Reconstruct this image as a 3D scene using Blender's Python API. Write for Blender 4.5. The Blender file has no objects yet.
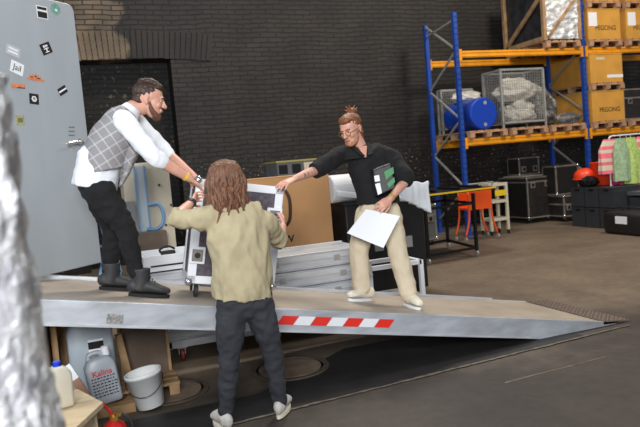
import bpy, bmesh, math, random
from mathutils import Vector, Matrix, noise
PI = math.pi
R = math.radians
scn = bpy.context.scene
col = scn.collection

# ------------------------------------------------------------------ camera
FPX, YAW, PITCH, ROLL, CH = 661.54, .3444, .0744, -.0853, 1.5325
_f = Vector((math.sin(YAW)*math.cos(PITCH), math.cos(YAW)*math.cos(PITCH), -math.sin(PITCH)))
_r = Vector((math.cos(YAW), -math.sin(YAW), 0))
_u = _r.cross(_f)
_r2 = _r*math.cos(ROLL) + _u*math.sin(ROLL)
_u2 = _u*math.cos(ROLL) - _r*math.sin(ROLL)
cd = bpy.data.cameras.new('camera')
cam = bpy.data.objects.new('camera', cd); col.objects.link(cam)
cam.matrix_world = Matrix(((_r2.x, _u2.x, -_f.x, 0), (_r2.y, _u2.y, -_f.y, 0), (_r2.z, _u2.z, -_f.z, CH), (0, 0, 0, 1)))
cd.sensor_width = 36; cd.lens = FPX/640*36; cd.clip_start = .05
cd.dof.use_dof = True; cd.dof.focus_distance = 4.9; cd.dof.aperture_fstop = 3.2
scn.camera = cam

# ------------------------------------------------------------------ light
w = bpy.data.worlds.new('world'); scn.world = w; w.use_nodes = True
w.node_tree.nodes['Background'].inputs[0].default_value = (.78, .88, 1, 1)
w.node_tree.nodes['Background'].inputs[1].default_value = .24

def area(name, loc, target, sx, sy, power, color):
    l = bpy.data.lights.new(name, 'AREA'); l.shape = 'RECTANGLE'; l.size = sx; l.size_y = sy
    l.energy = power; l.color = color
    o = bpy.data.objects.new(name, l); col.objects.link(o); o.location = loc
    o.rotation_euler = (Vector(target)-Vector(loc)).to_track_quat('-Z', 'Y').to_euler()
    return o
area('gate_daylight', (-.9, -1.8, 3.0), (1.4, 5, 1.0), 2.2, 1.8, 540, (.97, .98, 1))
area('hall_lamp_ramp', (3.2, 8.0, 8.0), (1.8, 4.6, 0), 1.2, 1.2, 430, (1, .93, .82))
area('hall_lamp_rack', (8.2, 5.6, 7.5), (8.8, 9.5, 1.0), 1.8, 1.8, 400, (1, .88, .74))
area('side_daylight', (-2.4, 4.0, 3.4), (.5, 5.2, 1.0), 1.6, 1.6, 60, (.85, .93, 1))
scn.view_settings.view_transform = 'Standard'
scn.view_settings.look = 'None'
scn.view_settings.gamma = 1
scn.view_settings.exposure = 0

# ------------------------------------------------------------------ helpers
def ray(px, py): return (_f + _r2*((px-320)/FPX) - _u2*((py-213.5)/FPX))
O = Vector((0, 0, CH))
def at(px, py, Y):
    d = ray(px, py); return O + d*(Y/d.y)
def on(px, py, z=0.0):
    d = ray(px, py); return O + d*((z-CH)/d.z)
def onp(px, py, p, n):
    d = ray(px, py); p = Vector(p); n = Vector(n); return O + d*((p-O).dot(n)/d.dot(n))
RS = .1945                               # slope of the ramp
def deck_z(x): return .8616 - RS*(x+.3076)
def on_deck(px, py): return onp(px, py, (-.3076, 0, .8616), (RS, 0, 1))
V = Vector

class MB:
    def __init__(s, seed=1): s.bm = bmesh.new(); s.mi = 0
    def _set(s, fs):
        for f in fs: f.material_index = s.mi
    def hexa(s, c):
        v = [s.bm.verts.new(p) for p in c]
        fs = [s.bm.faces.new([v[i] for i in q]) for q in ((3,2,1,0),(4,5,6,7),(0,1,5,4),(1,2,6,5),(2,3,7,6),(3,0,4,7))]
        s._set(fs); return s
    def box(s, c, d, rot=None):
        c = V(c); hx, hy, hz = [x/2 for x in d]
        pts = [V((a*hx, b*hy, e*hz)) for e in (-1, 1) for a, b in ((-1,-1),(1,-1),(1,1),(-1,1))]
        if rot is not None: pts = [rot @ p for p in pts]
        return s.hexa([c+p for p in pts])
    def span(s, a, b):
        a, b = V(a), V(b); return s.box((a+b)/2, [abs(x) for x in (b-a)])
    def bar(s, a, b, w=.03, h=None, up=(0,0,1)):
        h = h or w; a, b = V(a), V(b); t = (b-a).normalized(); up = V(up)
        if abs(t.dot(up)) > .98: up = V((0,1,0))
        x = t.cross(up).normalized()*w/2; y = x.cross(t).normalized()*h/2
        return s.hexa([a-x-y, a+x-y, a+x+y, a-x+y, b-x-y, b+x-y, b+x+y, b-x+y])
    def loft(s, pts, rads, ref=(1,0,0), n=12, cap=True, sub=1, shape=None):
        pts = [V(p) for p in pts]; rads = [(r, r) if not isinstance(r, (tuple, list)) else tuple(r) for r in rads]
        if sub > 1 and len(pts) > 1:
            P2, R2 = [], []
            for i in range(len(pts)-1):
                p0 = pts[max(i-1, 0)]; p1 = pts[i]; p2 = pts[i+1]; p3 = pts[min(i+2, len(pts)-1)]
                for k in range(sub):
                    t = k/sub
                    P2.append(.5*((2*p1)+(p2-p0)*t+(2*p0-5*p1+4*p2-p3)*t*t+(3*p1-p0-3*p2+p3)*t**3))
                    tt = t*t*(3-2*t)
                    R2.append(tuple(rads[i][j]*(1-tt)+rads[i+1][j]*tt for j in (0, 1)))
            P2.append(pts[-1]); R2.append(rads[-1]); pts, rads = P2, R2
        T = []
        for i in range(len(pts)):
            a = pts[max(i-1, 0)]; b = pts[min(i+1, len(pts)-1)]; T.append((b-a).normalized())
        seq = [(pts[i], T[i], rads[i]) for i in range(len(pts))]
        if cap:
            p, t, r = seq[0]; m = min(r)
            seq = [(p-t*m*.9, t, (r[0]*.35, r[1]*.35)), (p-t*m*.55, t, (r[0]*.78, r[1]*.78))] + seq
            p, t, r = seq[-1]; m = min(r)
            seq += [(p+t*m*.55, t, (r[0]*.78, r[1]*.78)), (p+t*m*.9, t, (r[0]*.35, r[1]*.35))]
        ref = V(ref); rings = []
        for p, t, r in seq:
            x = ref - t*ref.dot(t)
            if x.length < 1e-3: x = t.orthogonal()
            x.normalize(); y = t.cross(x)
            rings.append([s.bm.verts.new(p + x*r[0]*math.cos(2*PI*k/n) + y*r[1]*math.sin(2*PI*k/n)) for k in range(n)])
        fs = []
        for a, b in zip(rings, rings[1:]):
            for k in range(n): fs.append(s.bm.faces.new((a[k], a[(k+1) % n], b[(k+1) % n], b[k])))
        fs.append(s.bm.faces.new(rings[0][::-1])); fs.append(s.bm.faces.new(rings[-1]))
        s._set(fs); return s
    def tube(s, pts, r, n=8, sub=1): return s.loft(pts, [r]*len(pts), (.3, .9, .2), n, False, sub)
    def ell(s, c, r, rot=None, nu=16, nv=10):
        c = V(c); rings = []
        for j in range(1, nv):
            a = PI*j/nv; rg = []
            for i in range(nu):
                b = 2*PI*i/nu; p = V((r[0]*math.sin(a)*math.cos(b), r[1]*math.sin(a)*math.sin(b), r[2]*math.cos(a)))
                if rot is not None: p = rot @ p
                rg.append(s.bm.verts.new(c+p))
            rings.append(rg)
        t = V((0,0,r[2])); 
        if rot is not None: t = rot @ t
        a, b = s.bm.verts.new(c+t), s.bm.verts.new(c-t); fs = []
        for i in range(nu):
            k = (i+1) % nu
            fs.append(s.bm.faces.new((a, rings[0][i], rings[0][k])))
            fs.append(s.bm.faces.new((b, rings[-1][k], rings[-1][i])))
            for p, q in zip(rings, rings[1:]): fs.append(s.bm.faces.new((p[i], q[i], q[k], p[k])))
        s._set(fs); return s
    def lathe(s, c, prof, n=24, rot=None):
        c = V(c); rings = []
        for r, z in prof:
            rg = []
            for i in range(n):
                p = V((r*math.cos(2*PI*i/n), r*math.sin(2*PI*i/n), z))
                if rot is not None: p = rot @ p
                rg.append(s.bm.verts.new(c+p))
            rings.append(rg)
        fs = []
        for a, b in zip(rings, rings[1:]):
            for k in range(n): fs.append(s.bm.faces.new((a[k], a[(k+1) % n], b[(k+1) % n], b[k])))
        fs.append(s.bm.faces.new(rings[0][::-1])); fs.append(s.bm.faces.new(rings[-1]))
        s._set(fs); return s
    def prism(s, pts, d):
        d = V(d); a = [s.bm.verts.new(V(p)) for p in pts]; b = [s.bm.verts.new(V(p)+d) for p in pts]
        n = len(a); fs = [s.bm.faces.new(a[::-1]), s.bm.faces.new(b)]
        for i in range(n): fs.append(s.bm.faces.new((a[i], a[(i+1) % n], b[(i+1) % n], b[i])))
        s._set(fs); return s
    def grid(s, fn, nu, nv):
        g = [[s.bm.verts.new(fn(i/nu, j/nv)) for j in range(nv+1)] for i in range(nu+1)]
        fs = []
        for i in range(nu):
            for j in range(nv): fs.append(s.bm.faces.new((g[i][j], g[i+1][j], g[i+1][j+1], g[i][j+1])))
        s._set(fs); return s
    def build(s, name, mat, parent=None, bevel=0, smooth=False, world=False, solid=0, remesh=0, sm_it=0, disp=None, sub=0):
        bmesh.ops.recalc_face_normals(s.bm, faces=s.bm.faces)
        off = wpos(parent) if (world and parent is not None) else None
        if off is not None: bmesh.ops.translate(s.bm, verts=s.bm.verts, vec=-off)
        me = bpy.data.meshes.new(name); s.bm.to_mesh(me); s.bm.free()
        if remesh or bevel or solid or sub:
            tmp = bpy.data.objects.new('tmp', me); col.objects.link(tmp)
            if solid:
                m = tmp.modifiers.new('s', 'SOLIDIFY'); m.thickness = solid
            if bevel:
                m = tmp.modifiers.new('b', 'BEVEL'); m.width = bevel; m.segments = 2; m.limit_method = 'ANGLE'
            if remesh:
                m = tmp.modifiers.new('r', 'REMESH'); m.mode = 'VOXEL'; m.voxel_size = remesh; m.use_smooth_shade = True
                if sm_it:
                    m = tmp.modifiers.new('sm', 'SMOOTH'); m.iterations = sm_it; m.factor = .5
            if sub:
                m = tmp.modifiers.new('ss', 'SUBSURF'); m.levels = sub; m.render_levels = sub
            dg = bpy.context.evaluated_depsgraph_get(); dg.update()
            me2 = bpy.data.meshes.new_from_object(tmp.evaluated_get(dg))
            bpy.data.objects.remove(tmp); bpy.data.meshes.remove(me); me = me2; me.name = name
        if disp:
            amp, sc, st = disp
            nrm = [v.normal.copy() for v in me.vertices]
            for v, nn in zip(me.vertices, nrm):
                p = V((v.co.x*st[0], v.co.y*st[1], v.co.z*st[2]))*sc
                d = noise.noise(p)*.65 + noise.noise(p*2.3+V((5, 1, 7)))*.35
                d2 = 1-abs(noise.noise(p*.8+V((9, 3, 1))))*3
                v.co += nn*amp*(d + .5*d2 - .3)
        for m in (mat if isinstance(mat, (list, tuple)) else [mat]): me.materials.append(m)
        if smooth or remesh or sub:
            for p in me.polygons: p.use_smooth = True
        o = bpy.data.objects.new(name, me); col.objects.link(o)
        if parent is not None: o.parent = parent
        return o

def wpos(o):
    p = V((0, 0, 0))
    while o is not None: p = p + o.location; o = o.parent
    return p
def tag(o, label=None, cat=None, group=None, kind=None):
    if label: o['label'] = label
    if cat: o['category'] = cat
    if group: o['group'] = group
    if kind: o['kind'] = kind
    return o
def thing(name, label, cat, loc=(0,0,0), rz=0, group=None):
    o = bpy.data.objects.new(name, None); col.objects.link(o); o.location = loc; o.rotation_euler = (0, 0, rz)
    o.empty_display_size = .1
    return tag(o, label, cat, group or GROUPS.get(name))
GROUPS = {'euro_pallet': 'pallets on the rack', 'pallet_box': 'yellow brown boxes on the rack', 'flight_case': 'flight cases', 'aluminium_section': 'stacked aluminium sections', 'storage_crate': 'dark crates beside the rack', 'costume': 'costumes on the rail', 'mesh_cage': 'mesh cages on the rack', 'floor_cover': 'round floor covers', 'person': 'people moving the case'}
def copy_tree(o, parent=None):
    c = o.copy(); col.objects.link(c); c.parent = parent
    for ch in list(o.children): copy_tree(ch, c)
    return c
def clone(o, label, loc, rz=0, group=None):
    c = copy_tree(o); c.location = loc; c.rotation_euler = (0, 0, rz); tag(c, label, None, group); return c

def text_mesh(txt, size, name, mat, parent, o, x, y, off=.001, bold=0.0):
    """flat lettering, origin o, reading along x, up along y"""
    cu = bpy.data.curves.new('t', 'FONT'); cu.body = txt; cu.size = size; cu.extrude = .0006; cu.offset = bold
    cu.align_x = 'CENTER'; cu.align_y = 'CENTER'
    t = bpy.data.objects.new('t', cu); col.objects.link(t)
    dg = bpy.context.evaluated_depsgraph_get(); dg.update()
    me = bpy.data.meshes.new_from_object(t.evaluated_get(dg)); bpy.data.objects.remove(t)
    x = V(x).normalized(); y = V(y).normalized(); z = x.cross(y)
    M = Matrix(((x.x, y.x, z.x, o[0]), (x.y, y.y, z.y, o[1]), (x.z, y.z, z.z, o[2]), (0, 0, 0, 1)))
    me.transform(M); 
    if parent is not None: me.transform(Matrix.Translation(-wpos(parent)))
    me.materials.clear(); me.materials.append(mat); me.name = name
    ob = bpy.data.objects.new(name, me); col.objects.link(ob); ob.parent = parent
    return ob

# ------------------------------------------------------------------ materials
def sr(*c): return tuple((x/255/12.92 if x/255 <= .04045 else ((x/255+.055)/1.055)**2.4) for x in c)+(1,)
def mat(name, c, rough=.6, metal=0, var=.0, vs=8, bump=0, bs=40, c2=None, spec=.5, stretch=(1,1,1), trans=0, sheen=0, det=3):
    m = bpy.data.materials.new(name); m.use_nodes = True; nt = m.node_tree; b = nt.nodes['Principled BSDF']
    b.inputs['Base Color'].default_value = c; b.inputs['Roughness'].default_value = rough; b.inputs['Metallic'].default_value = metal
    b.inputs['Specular IOR Level'].default_value = spec
    if trans: b.inputs['Transmission Weight'].default_value = trans
    if sheen: b.inputs['Sheen Weight'].default_value = sheen
    tc = nt.nodes.new('ShaderNodeTexCoord'); mp = nt.nodes.new('ShaderNodeMapping'); mp.inputs['Scale'].default_value = stretch
    nt.links.new(tc.outputs['Object'], mp.inputs[0])
    if var or c2:
        n = nt.nodes.new('ShaderNodeTexNoise'); n.inputs['Scale'].default_value = vs; n.inputs['Detail'].default_value = det
        nt.links.new(mp.outputs[0], n.inputs['Vector'])
        rp = nt.nodes.new('ShaderNodeValToRGB'); e = rp.color_ramp.elements
        e[0].position = .35; e[1].position = .65
        if c2: e[0].color = c; e[1].color = c2
        else:
            e[0].color = tuple(x*(1-var) for x in c[:3])+(1,); e[1].color = tuple(min(1, x*(1+var)) for x in c[:3])+(1,)
        nt.links.new(n.outputs['Fac'], rp.inputs[0]); nt.links.new(rp.outputs[0], b.inputs['Base Color'])
    if bump:
        n2 = nt.nodes.new('ShaderNodeTexNoise'); n2.inputs['Scale'].default_value = bs; n2.inputs['Detail'].default_value = 4
        nt.links.new(mp.outputs[0], n2.inputs['Vector'])
        bp = nt.nodes.new('ShaderNodeBump'); bp.inputs['Strength'].default_value = bump; bp.inputs['Distance'].default_value = .01
        nt.links.new(n2.outputs['Fac'], bp.inputs['Height']); nt.links.new(bp.outputs[0], b.inputs['Normal'])
    return m

M = {}
M['alu'] = mat('aluminium', sr(196,198,202), .42, .35, .12, 3, .15, 30, stretch=(1,6,6))
M['alu_side'] = mat('brushed aluminium side', sr(180,184,190), .45, .35, .22, 3.2, .1, 60, stretch=(1,3,3), det=6)
M['deck'] = mat('dusty ramp deck', sr(166,154,140), .5, .0, .14, 2.5, .3, 60, det=6)
M['door'] = mat('grey blue door sheet', sr(172,180,186), .45, .25, .10, 1.6, .05, 30, stretch=(1,1,.35), det=6)
M['blackmetal'] = mat('black painted metal', sr(20,20,21), .4, .2, .2, 20)
M['steel'] = mat('zinc steel', sr(166,166,162), .42, .35, .1, 10)
M['chrome'] = mat('chrome', sr(205,205,208), .2, .9)
M['rubber'] = mat('dark rubber', sr(38,37,36), .7)
M['rblue'] = mat('blue rack paint', sr(30,72,160), .45, .1, .12, 6)
M['rorange'] = mat('orange yellow beam paint', sr(226,150,14), .5, 0, .12, 5)
M['pallet'] = mat('pallet wood', sr(172,134,104), .85, 0, .25, 9, .3, 40)
M['carton'] = mat('yellow brown board', sr(205,150,62), .8, 0, .08, 4)
M['card'] = mat('brown cardboard', sr(184,138,92), .8, 0, .07, 3, .1, 20)
M['ink'] = mat('black ink', sr(25,22,22), .8)
M['paper'] = mat('white paper', sr(232,234,238), .8)
M['white'] = mat('white paint', sr(222,224,228), .5)
M['barrel'] = mat('blue barrel plastic', sr(18,62,170), .35)
M['wood'] = mat('raw plywood', sr(205,184,150), .7, 0, .1, 5, .1, 30, stretch=(1,6,1))
M['darkwood'] = mat('brown film faced ply', sr(92,76,62), .6, 0, .25, 6, .2, 30)
M['woodraw'] = mat('rough timber', sr(160,128,92), .85, 0, .25, 6, .3, 40)
M['film'] = mat('dark stretch film', sr(48,50,54), .35, 0, .4, 6, .5, 14)
M['foil'] = mat('silver foil wrap', sr(226,228,234), .2, .35, .3, 14, 1.0, 70)
M['foilsoft'] = mat('crumpled clear film', sr(104,102,100), .3, .1, .4, 12, .8, 30)
M['sack'] = mat('white woven sack', sr(205,202,192), .7, 0, .12, 8, .3, 30)
M['casepanel'] = mat('dark speckled laminate', sr(74,66,76), .5, 0, .35, 30, .1, 60)
M['casebrown'] = mat('dark brown black laminate', sr(38,35,33), .5, 0, .25, 12)
M['caseblack'] = mat('black laminate', sr(24,23,24), .5, 0, .25, 12)
M['tableblack'] = mat('black steel frame', sr(22,22,24), .45, .3)
M['yellow'] = mat('yellow tape', sr(225,190,30), .5)
M['orange'] = mat('orange plastic', sr(226,84,26), .4)
M['redorange'] = mat('red orange plastic', sr(228,66,32), .4)
M['cream'] = mat('cream painted board', sr(206,194,172), .6, 0, .06, 3)
M['creamm'] = mat('cream metal', sr(196,190,170), .5)
M['blue'] = mat('blue steel', sr(104,146,184), .45, .1, .15, 6)
M['dimalu'] = mat('dull aluminium edging', sr(128,122,114), .5, .2, .2, 8)
M['crate'] = mat('dark grey crate plastic', sr(50,53,58), .5, 0, .08, 6)
M['pink'] = mat('pink cloth', sr(232,110,130), .8, 0, .15, 10)
M['magenta'] = mat('magenta cloth', sr(215,40,120), .7)
M['green'] = mat('pale green cloth', sr(170,196,110), .8, 0, .2, 20)
M['red'] = mat('red enamel', sr(200,38,30), .3)
M['brass'] = mat('brass', sr(190,150,70), .3, .8)
M['jug'] = mat('milky plastic', sr(214,208,190), .35, 0, .04, 5)
M['jugcap'] = mat('blue cap', sr(24,60,200), .4)
M['canister'] = mat('translucent grey plastic', sr(172,182,190), .35, 0, .06, 4)
M['canister2'] = mat('cloudy grey plastic', sr(166,172,178), .35, 0, .06, 4)
M['bucket'] = mat('off white bucket plastic', sr(226,228,226), .45, 0, .06, 5)
M['tape'] = mat('pale floor strip', sr(108,97,84), .9, 0, .25, 14)  # also paints the pale edge of the ramp's shadow
M['redtape'] = mat('red reflective', sr(214,42,30), .5)
# people
M['skin'] = mat('skin', sr(206,154,134), .5, 0, .05, 14)
M['hairbrown'] = mat('brown hair', sr(58,38,26), .45, 0, .4, 30, .6, 60, stretch=(3,3,.6))
M['hairlong'] = mat('chestnut hair', sr(82,52,36), .42, 0, .0, 30, .7, 60, c2=sr(126,84,56), stretch=(4,4,.5))
M['hairred'] = mat('auburn hair', sr(120,70,38), .5, 0, .3, 30, .6, 60)
M['beard'] = mat('dark beard', sr(104,72,58), .9, 0, .3, 60, .6, 80)
M['beardlight'] = mat('light beard', sr(168,116,84), .8, 0, .2, 60, .5, 80)
M['shirtwhite'] = mat('white cotton', sr(226,230,236), .85, 0, .03, 6, .15, 20)
M['shirtblack'] = mat('black cotton', sr(17,17,20), .9, 0, .2, 6, .2, 20)
M['trblack'] = mat('black trousers', sr(14,14,16), .9, 0, .2, 6)
M['khaki'] = mat('khaki green cotton', sr(170,158,127), .9, 0, .08, 8, .3, 26)
M['jeans'] = mat('washed black denim', sr(46,47,53), .9, 0, .25, 9, .2, 30)
M['chino'] = mat('cream trousers', sr(206,192,166), .85, 0, .05, 6, .15, 16)
M['boot'] = mat('dark grey leather', sr(46,46,48), .6, 0, .2, 12, .2, 30)
M['sole'] = mat('black sole', sr(22,22,22), .8)
M['sneaker'] = mat('worn white canvas', sr(200,196,190), .7, 0, .15, 20)
M['shoecream'] = mat('cream leather', sr(222,214,196), .6)
M['eye'] = mat('eye white', sr(225,220,215), .3)
M['dark'] = mat('dark pupil', sr(24,18,16), .4)

def plaid():
    m = mat('grey plaid wool', sr(140,138,140), .9, bump=.2, bs=60); nt = m.node_tree; b = nt.nodes['Principled BSDF']
    tc = nt.nodes.new('ShaderNodeTexCoord'); sep = nt.nodes.new('ShaderNodeSeparateXYZ')
    mp = nt.nodes.new('ShaderNodeMapping'); mp.inputs['Rotation'].default_value = (0, R(28), 0)
    nt.links.new(tc.outputs['Object'], mp.inputs[0]); nt.links.new(mp.outputs[0], sep.inputs[0])
    def lines(sock, sc, thr):
        mu = nt.nodes.new('ShaderNodeMath'); mu.operation = 'MULTIPLY'; mu.inputs[1].default_value = sc; nt.links.new(sock, mu.inputs[0])
        fr = nt.nodes.new('ShaderNodeMath'); fr.operation = 'FRACT'; nt.links.new(mu.outputs[0], fr.inputs[0])
        g = nt.nodes.new('ShaderNodeMath'); g.operation = 'LESS_THAN'; g.inputs[1].default_value = thr; nt.links.new(fr.outputs[0], g.inputs[0]); return g.outputs[0]
    a = lines(sep.outputs[0], 17, .16); c = lines(sep.outputs[2], 15, .16)
    ad = nt.nodes.new('ShaderNodeMath'); ad.operation = 'ADD'; nt.links.new(a, ad.inputs[0]); nt.links.new(c, ad.inputs[1])
    mx = nt.nodes.new('ShaderNodeMix'); mx.data_type = 'RGBA'; mx.inputs[6].default_value = sr(138,136,137); mx.inputs[7].default_value = sr(182,180,183)
    h = nt.nodes.new('ShaderNodeMath'); h.operation = 'MULTIPLY'; h.inputs[1].default_value = .6; h.use_clamp = True
    nt.links.new(ad.outputs[0], h.inputs[0]); nt.links.new(h.outputs[0], mx.inputs[0]); nt.links.new(mx.outputs[2], b.inputs['Base Color'])
    return m
M['plaid'] = plaid()

def brick_mat(niche=False, plain=False):
    m = bpy.data.materials.new('black painted brick' if not niche else 'rough black brick'); m.use_nodes = True
    nt = m.node_tree; b = nt.nodes['Principled BSDF']; L = nt.links.new
    tc = nt.nodes.new('ShaderNodeTexCoord'); sep = nt.nodes.new('ShaderNodeSeparateXYZ'); L(tc.outputs['Object'], sep.inputs[0])
    cb = nt.nodes.new('ShaderNodeCombineXYZ'); L(sep.outputs[0], cb.inputs[0]); L(sep.outputs[2], cb.inputs[1])
    # wobble so that courses are hand laid
    nw = nt.nodes.new('ShaderNodeTexNoise'); nw.inputs['Scale'].default_value = 1.7; L(cb.outputs[0], nw.inputs['Vector'])
    vs = nt.nodes.new('ShaderNodeVectorMath'); vs.operation = 'SCALE'; vs.inputs['Scale'].default_value = .10; L(nw.outputs['Color'], vs.inputs[0])
    va = nt.nodes.new('ShaderNodeVectorMath'); va.operation = 'ADD'; L(cb.outputs[0], va.inputs[0]); L(vs.outputs[0], va.inputs[1])
    br = nt.nodes.new('ShaderNodeTexBrick'); L(va.outputs[0], br.inputs['Vector'])
    br.inputs['Scale'].default_value = 1; br.inputs['Brick Width'].default_value = .29 if not plain else 9; br.inputs['Row Height'].default_value = .085 if not plain else 9
    br.inputs['Mortar Size'].default_value = .011; br.inputs['Mortar Smooth'].default_value = .35; br.inputs['Bias'].default_value = 0
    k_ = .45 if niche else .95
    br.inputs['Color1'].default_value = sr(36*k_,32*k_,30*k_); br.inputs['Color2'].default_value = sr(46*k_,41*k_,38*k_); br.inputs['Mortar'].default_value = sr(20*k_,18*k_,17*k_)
    br2 = nt.nodes.new('ShaderNodeTexBrick'); L(va.outputs[0], br2.inputs['Vector'])
    for k in ('Scale', 'Brick Width', 'Row Height', 'Mortar Size', 'Mortar Smooth'): br2.inputs[k].default_value = br.inputs[k].default_value
    br2.inputs['Color1'].default_value = sr(128,112,90); br2.inputs['Color2'].default_value = sr(106,94,80); br2.inputs['Mortar'].default_value = sr(52,46,40)
    n = nt.nodes.new('ShaderNodeTexNoise'); n.inputs['Scale'].default_value = 2.2; n.inputs['Detail'].default_value = 5; L(tc.outputs['Object'], n.inputs['Vector'])
    # unpainted patch: x below about 1.0 and above the niche, ragged edge
    def M2(op, a, bb, cl=False):
        q = nt.nodes.new('ShaderNodeMath'); q.operation = op; q.use_clamp = cl
        for i, v in enumerate((a, bb)):
            if isinstance(v, (int, float)): q.inputs[i].default_value = v
            else: L(v, q.inputs[i])
        return q.outputs[0]
    ragged = M2('MULTIPLY', M2('SUBTRACT', n.outputs['Fac'], .5), 1.1)
    mx_ = M2('MULTIPLY', M2('SUBTRACT', 1.02, M2('ADD', sep.outputs[0], ragged)), 7, True)
    mz_ = M2('MULTIPLY', M2('SUBTRACT', sep.outputs[2], 3.3), 9, True)
    patch = M2('MULTIPLY', mx_, mz_)
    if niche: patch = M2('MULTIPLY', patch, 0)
    mix = nt.nodes.new('ShaderNodeMix'); mix.data_type = 'RGBA'; L(patch, mix.inputs[0]); L(br.outputs['Color'], mix.inputs[6]); L(br2.outputs['Color'], mix.inputs[7])
    # large blotches
    n2 = nt.nodes.new('ShaderNodeTexNoise'); n2.inputs['Scale'].default_value = 1.6; n2.inputs['Detail'].default_value = 9; L(tc.outputs['Object'], n2.inputs['Vector'])
    rp = nt.nodes.new('ShaderNodeValToRGB'); rp.color_ramp.elements[0].position = .3; rp.color_ramp.elements[0].color = (.5,.5,.5,1); rp.color_ramp.elements[1].position = .72; rp.color_ramp.elements[1].color = (1.4,1.34,1.28,1)
    L(n2.outputs['Fac'], rp.inputs[0])
    ml = nt.nodes.new('ShaderNodeMix'); ml.data_type = 'RGBA'; ml.blend_type = 'MULTIPLY'; ml.inputs[0].default_value = 1; L(mix.outputs[2], ml.inputs[6]); L(rp.outputs[0], ml.inputs[7])
    # chipped paint flecks
    n3 = nt.nodes.new('ShaderNodeTexNoise'); n3.inputs['Scale'].default_value = 22 if not niche else 12; n3.inputs['Detail'].default_value = 3; L(tc.outputs['Object'], n3.inputs['Vector'])
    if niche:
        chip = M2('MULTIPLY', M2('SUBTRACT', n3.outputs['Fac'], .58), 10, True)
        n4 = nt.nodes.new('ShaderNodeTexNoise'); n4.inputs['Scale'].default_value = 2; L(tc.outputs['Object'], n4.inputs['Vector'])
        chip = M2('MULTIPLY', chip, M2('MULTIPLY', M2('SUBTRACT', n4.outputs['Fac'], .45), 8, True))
    else:
        low = M2('MULTIPLY', M2('SUBTRACT', 1.95, sep.outputs[2]), 2.2, True)
        chip = M2('MULTIPLY', M2('MULTIPLY', M2('SUBTRACT', n3.outputs['Fac'], .62), 14, True), low)
        ch2 = M2('MULTIPLY', M2('SUBTRACT', n3.outputs['Fac'], .76), 14, True)
        chip = M2('MAXIMUM', chip, ch2)
    mc = nt.nodes.new('ShaderNodeMix'); mc.data_type = 'RGBA'; L(chip, mc.inputs[0]); L(ml.outputs[2], mc.inputs[6]); mc.inputs[7].default_value = sr(150,142,132) if not niche else sr(110,100,80)
    L(mc.outputs[2], b.inputs['Base Color'])
    b.inputs['Roughness'].default_value = .62
    bp = nt.nodes.new('ShaderNodeBump'); bp.inputs['Strength'].default_value = .9; bp.inputs['Distance'].default_value = .012
    inv = M2('SUBTRACT', 1, br.outputs['Fac']); hh = M2('ADD', inv, M2('MULTIPLY', n3.outputs['Fac'], .5)); L(hh, bp.inputs['Height']); L(bp.outputs[0], b.inputs['Normal'])
    return m
M['brick'] = brick_mat(); M['niche'] = brick_mat(niche=True); M['lintel'] = brick_mat(plain=True)

def floor_mat():
    m = bpy.data.materials.new('worn hall floor'); m.use_nodes = True; nt = m.node_tree; b = nt.nodes['Principled BSDF']; L = nt.links.new
    tc = nt.nodes.new('ShaderNodeTexCoord'); sep = nt.nodes.new('ShaderNodeSeparateXYZ'); L(tc.outputs['Object'], sep.inputs[0])
    n = nt.nodes.new('ShaderNodeTexNoise'); n.inputs['Scale'].default_value = 1.1; n.inputs['Detail'].default_value = 8; n.inputs['Roughness'].default_value = .62; L(tc.outputs['Object'], n.inputs['Vector'])
    rp = nt.nodes.new('ShaderNodeValToRGB'); e = rp.color_ramp.elements; e[0].position = .32; e[0].color = sr(92,79,66); e[1].position = .7; e[1].color = sr(122,107,90); L(n.outputs['Fac'], rp.inputs[0])
    n2 = nt.nodes.new('ShaderNodeTexNoise'); n2.inputs['Scale'].default_value = 14; n2.inputs['Detail'].default_value = 6; L(tc.outputs['Object'], n2.inputs['Vector'])
    r2 = nt.nodes.new('ShaderNodeValToRGB'); r2.color_ramp.elements[0].position = .3; r2.color_ramp.elements[0].color = (.82,.82,.82,1); r2.color_ramp.elements[1].position = .7; r2.color_ramp.elements[1].color = (1.08,1.08,1.08,1); L(n2.outputs['Fac'], r2.inputs[0])
    # darker brown near the camera blends raggedly into lighter brown further in
    def M2(op, a, bb, cl=False):
        q = nt.nodes.new('ShaderNodeMath'); q.operation = op; q.use_clamp = cl
        for i, v in enumerate((a, bb)):
            if isinstance(v, (int, float)): q.inputs[i].default_value = v
            else: L(v, q.inputs[i])
        return q.outputs[0]
    edge = M2('ADD', sep.outputs[1], M2('MULTIPLY', M2('SUBTRACT', n.outputs['Fac'], .5), 3.0))
    far = M2('MULTIPLY', M2('SUBTRACT', edge, 3.9), .6, True)
    mx = nt.nodes.new('ShaderNodeMix'); mx.data_type = 'RGBA'; L(far, mx.inputs[0]); L(rp.outputs[0], mx.inputs[7])
    rp3 = nt.nodes.new('ShaderNodeValToRGB'); rp3.color_ramp.elements[0].position = .3; rp3.color_ramp.elements[0].color = sr(46,41,38); rp3.color_ramp.elements[1].position = .7; rp3.color_ramp.elements[1].color = sr(70,62,56); L(n.outputs['Fac'], rp3.inputs[0])
    L(rp3.outputs[0], mx.inputs[6])
    ml = nt.nodes.new('ShaderNodeMix'); ml.data_type = 'RGBA'; ml.blend_type = 'MULTIPLY'; ml.inputs[0].default_value = 1; L(mx.outputs[2], ml.inputs[6]); L(r2.outputs[0], ml.inputs[7])
    L(ml.outputs[2], b.inputs['Base Color']); b.inputs['Roughness'].default_value = .62
    bp = nt.nodes.new('ShaderNodeBump'); bp.inputs['Strength'].default_value = .25; bp.inputs['Distance'].default_value = .01; L(n2.outputs['Fac'], bp.inputs['Height']); L(bp.outputs[0], b.inputs['Normal'])
    return m
M['floor'] = floor_mat()
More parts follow.
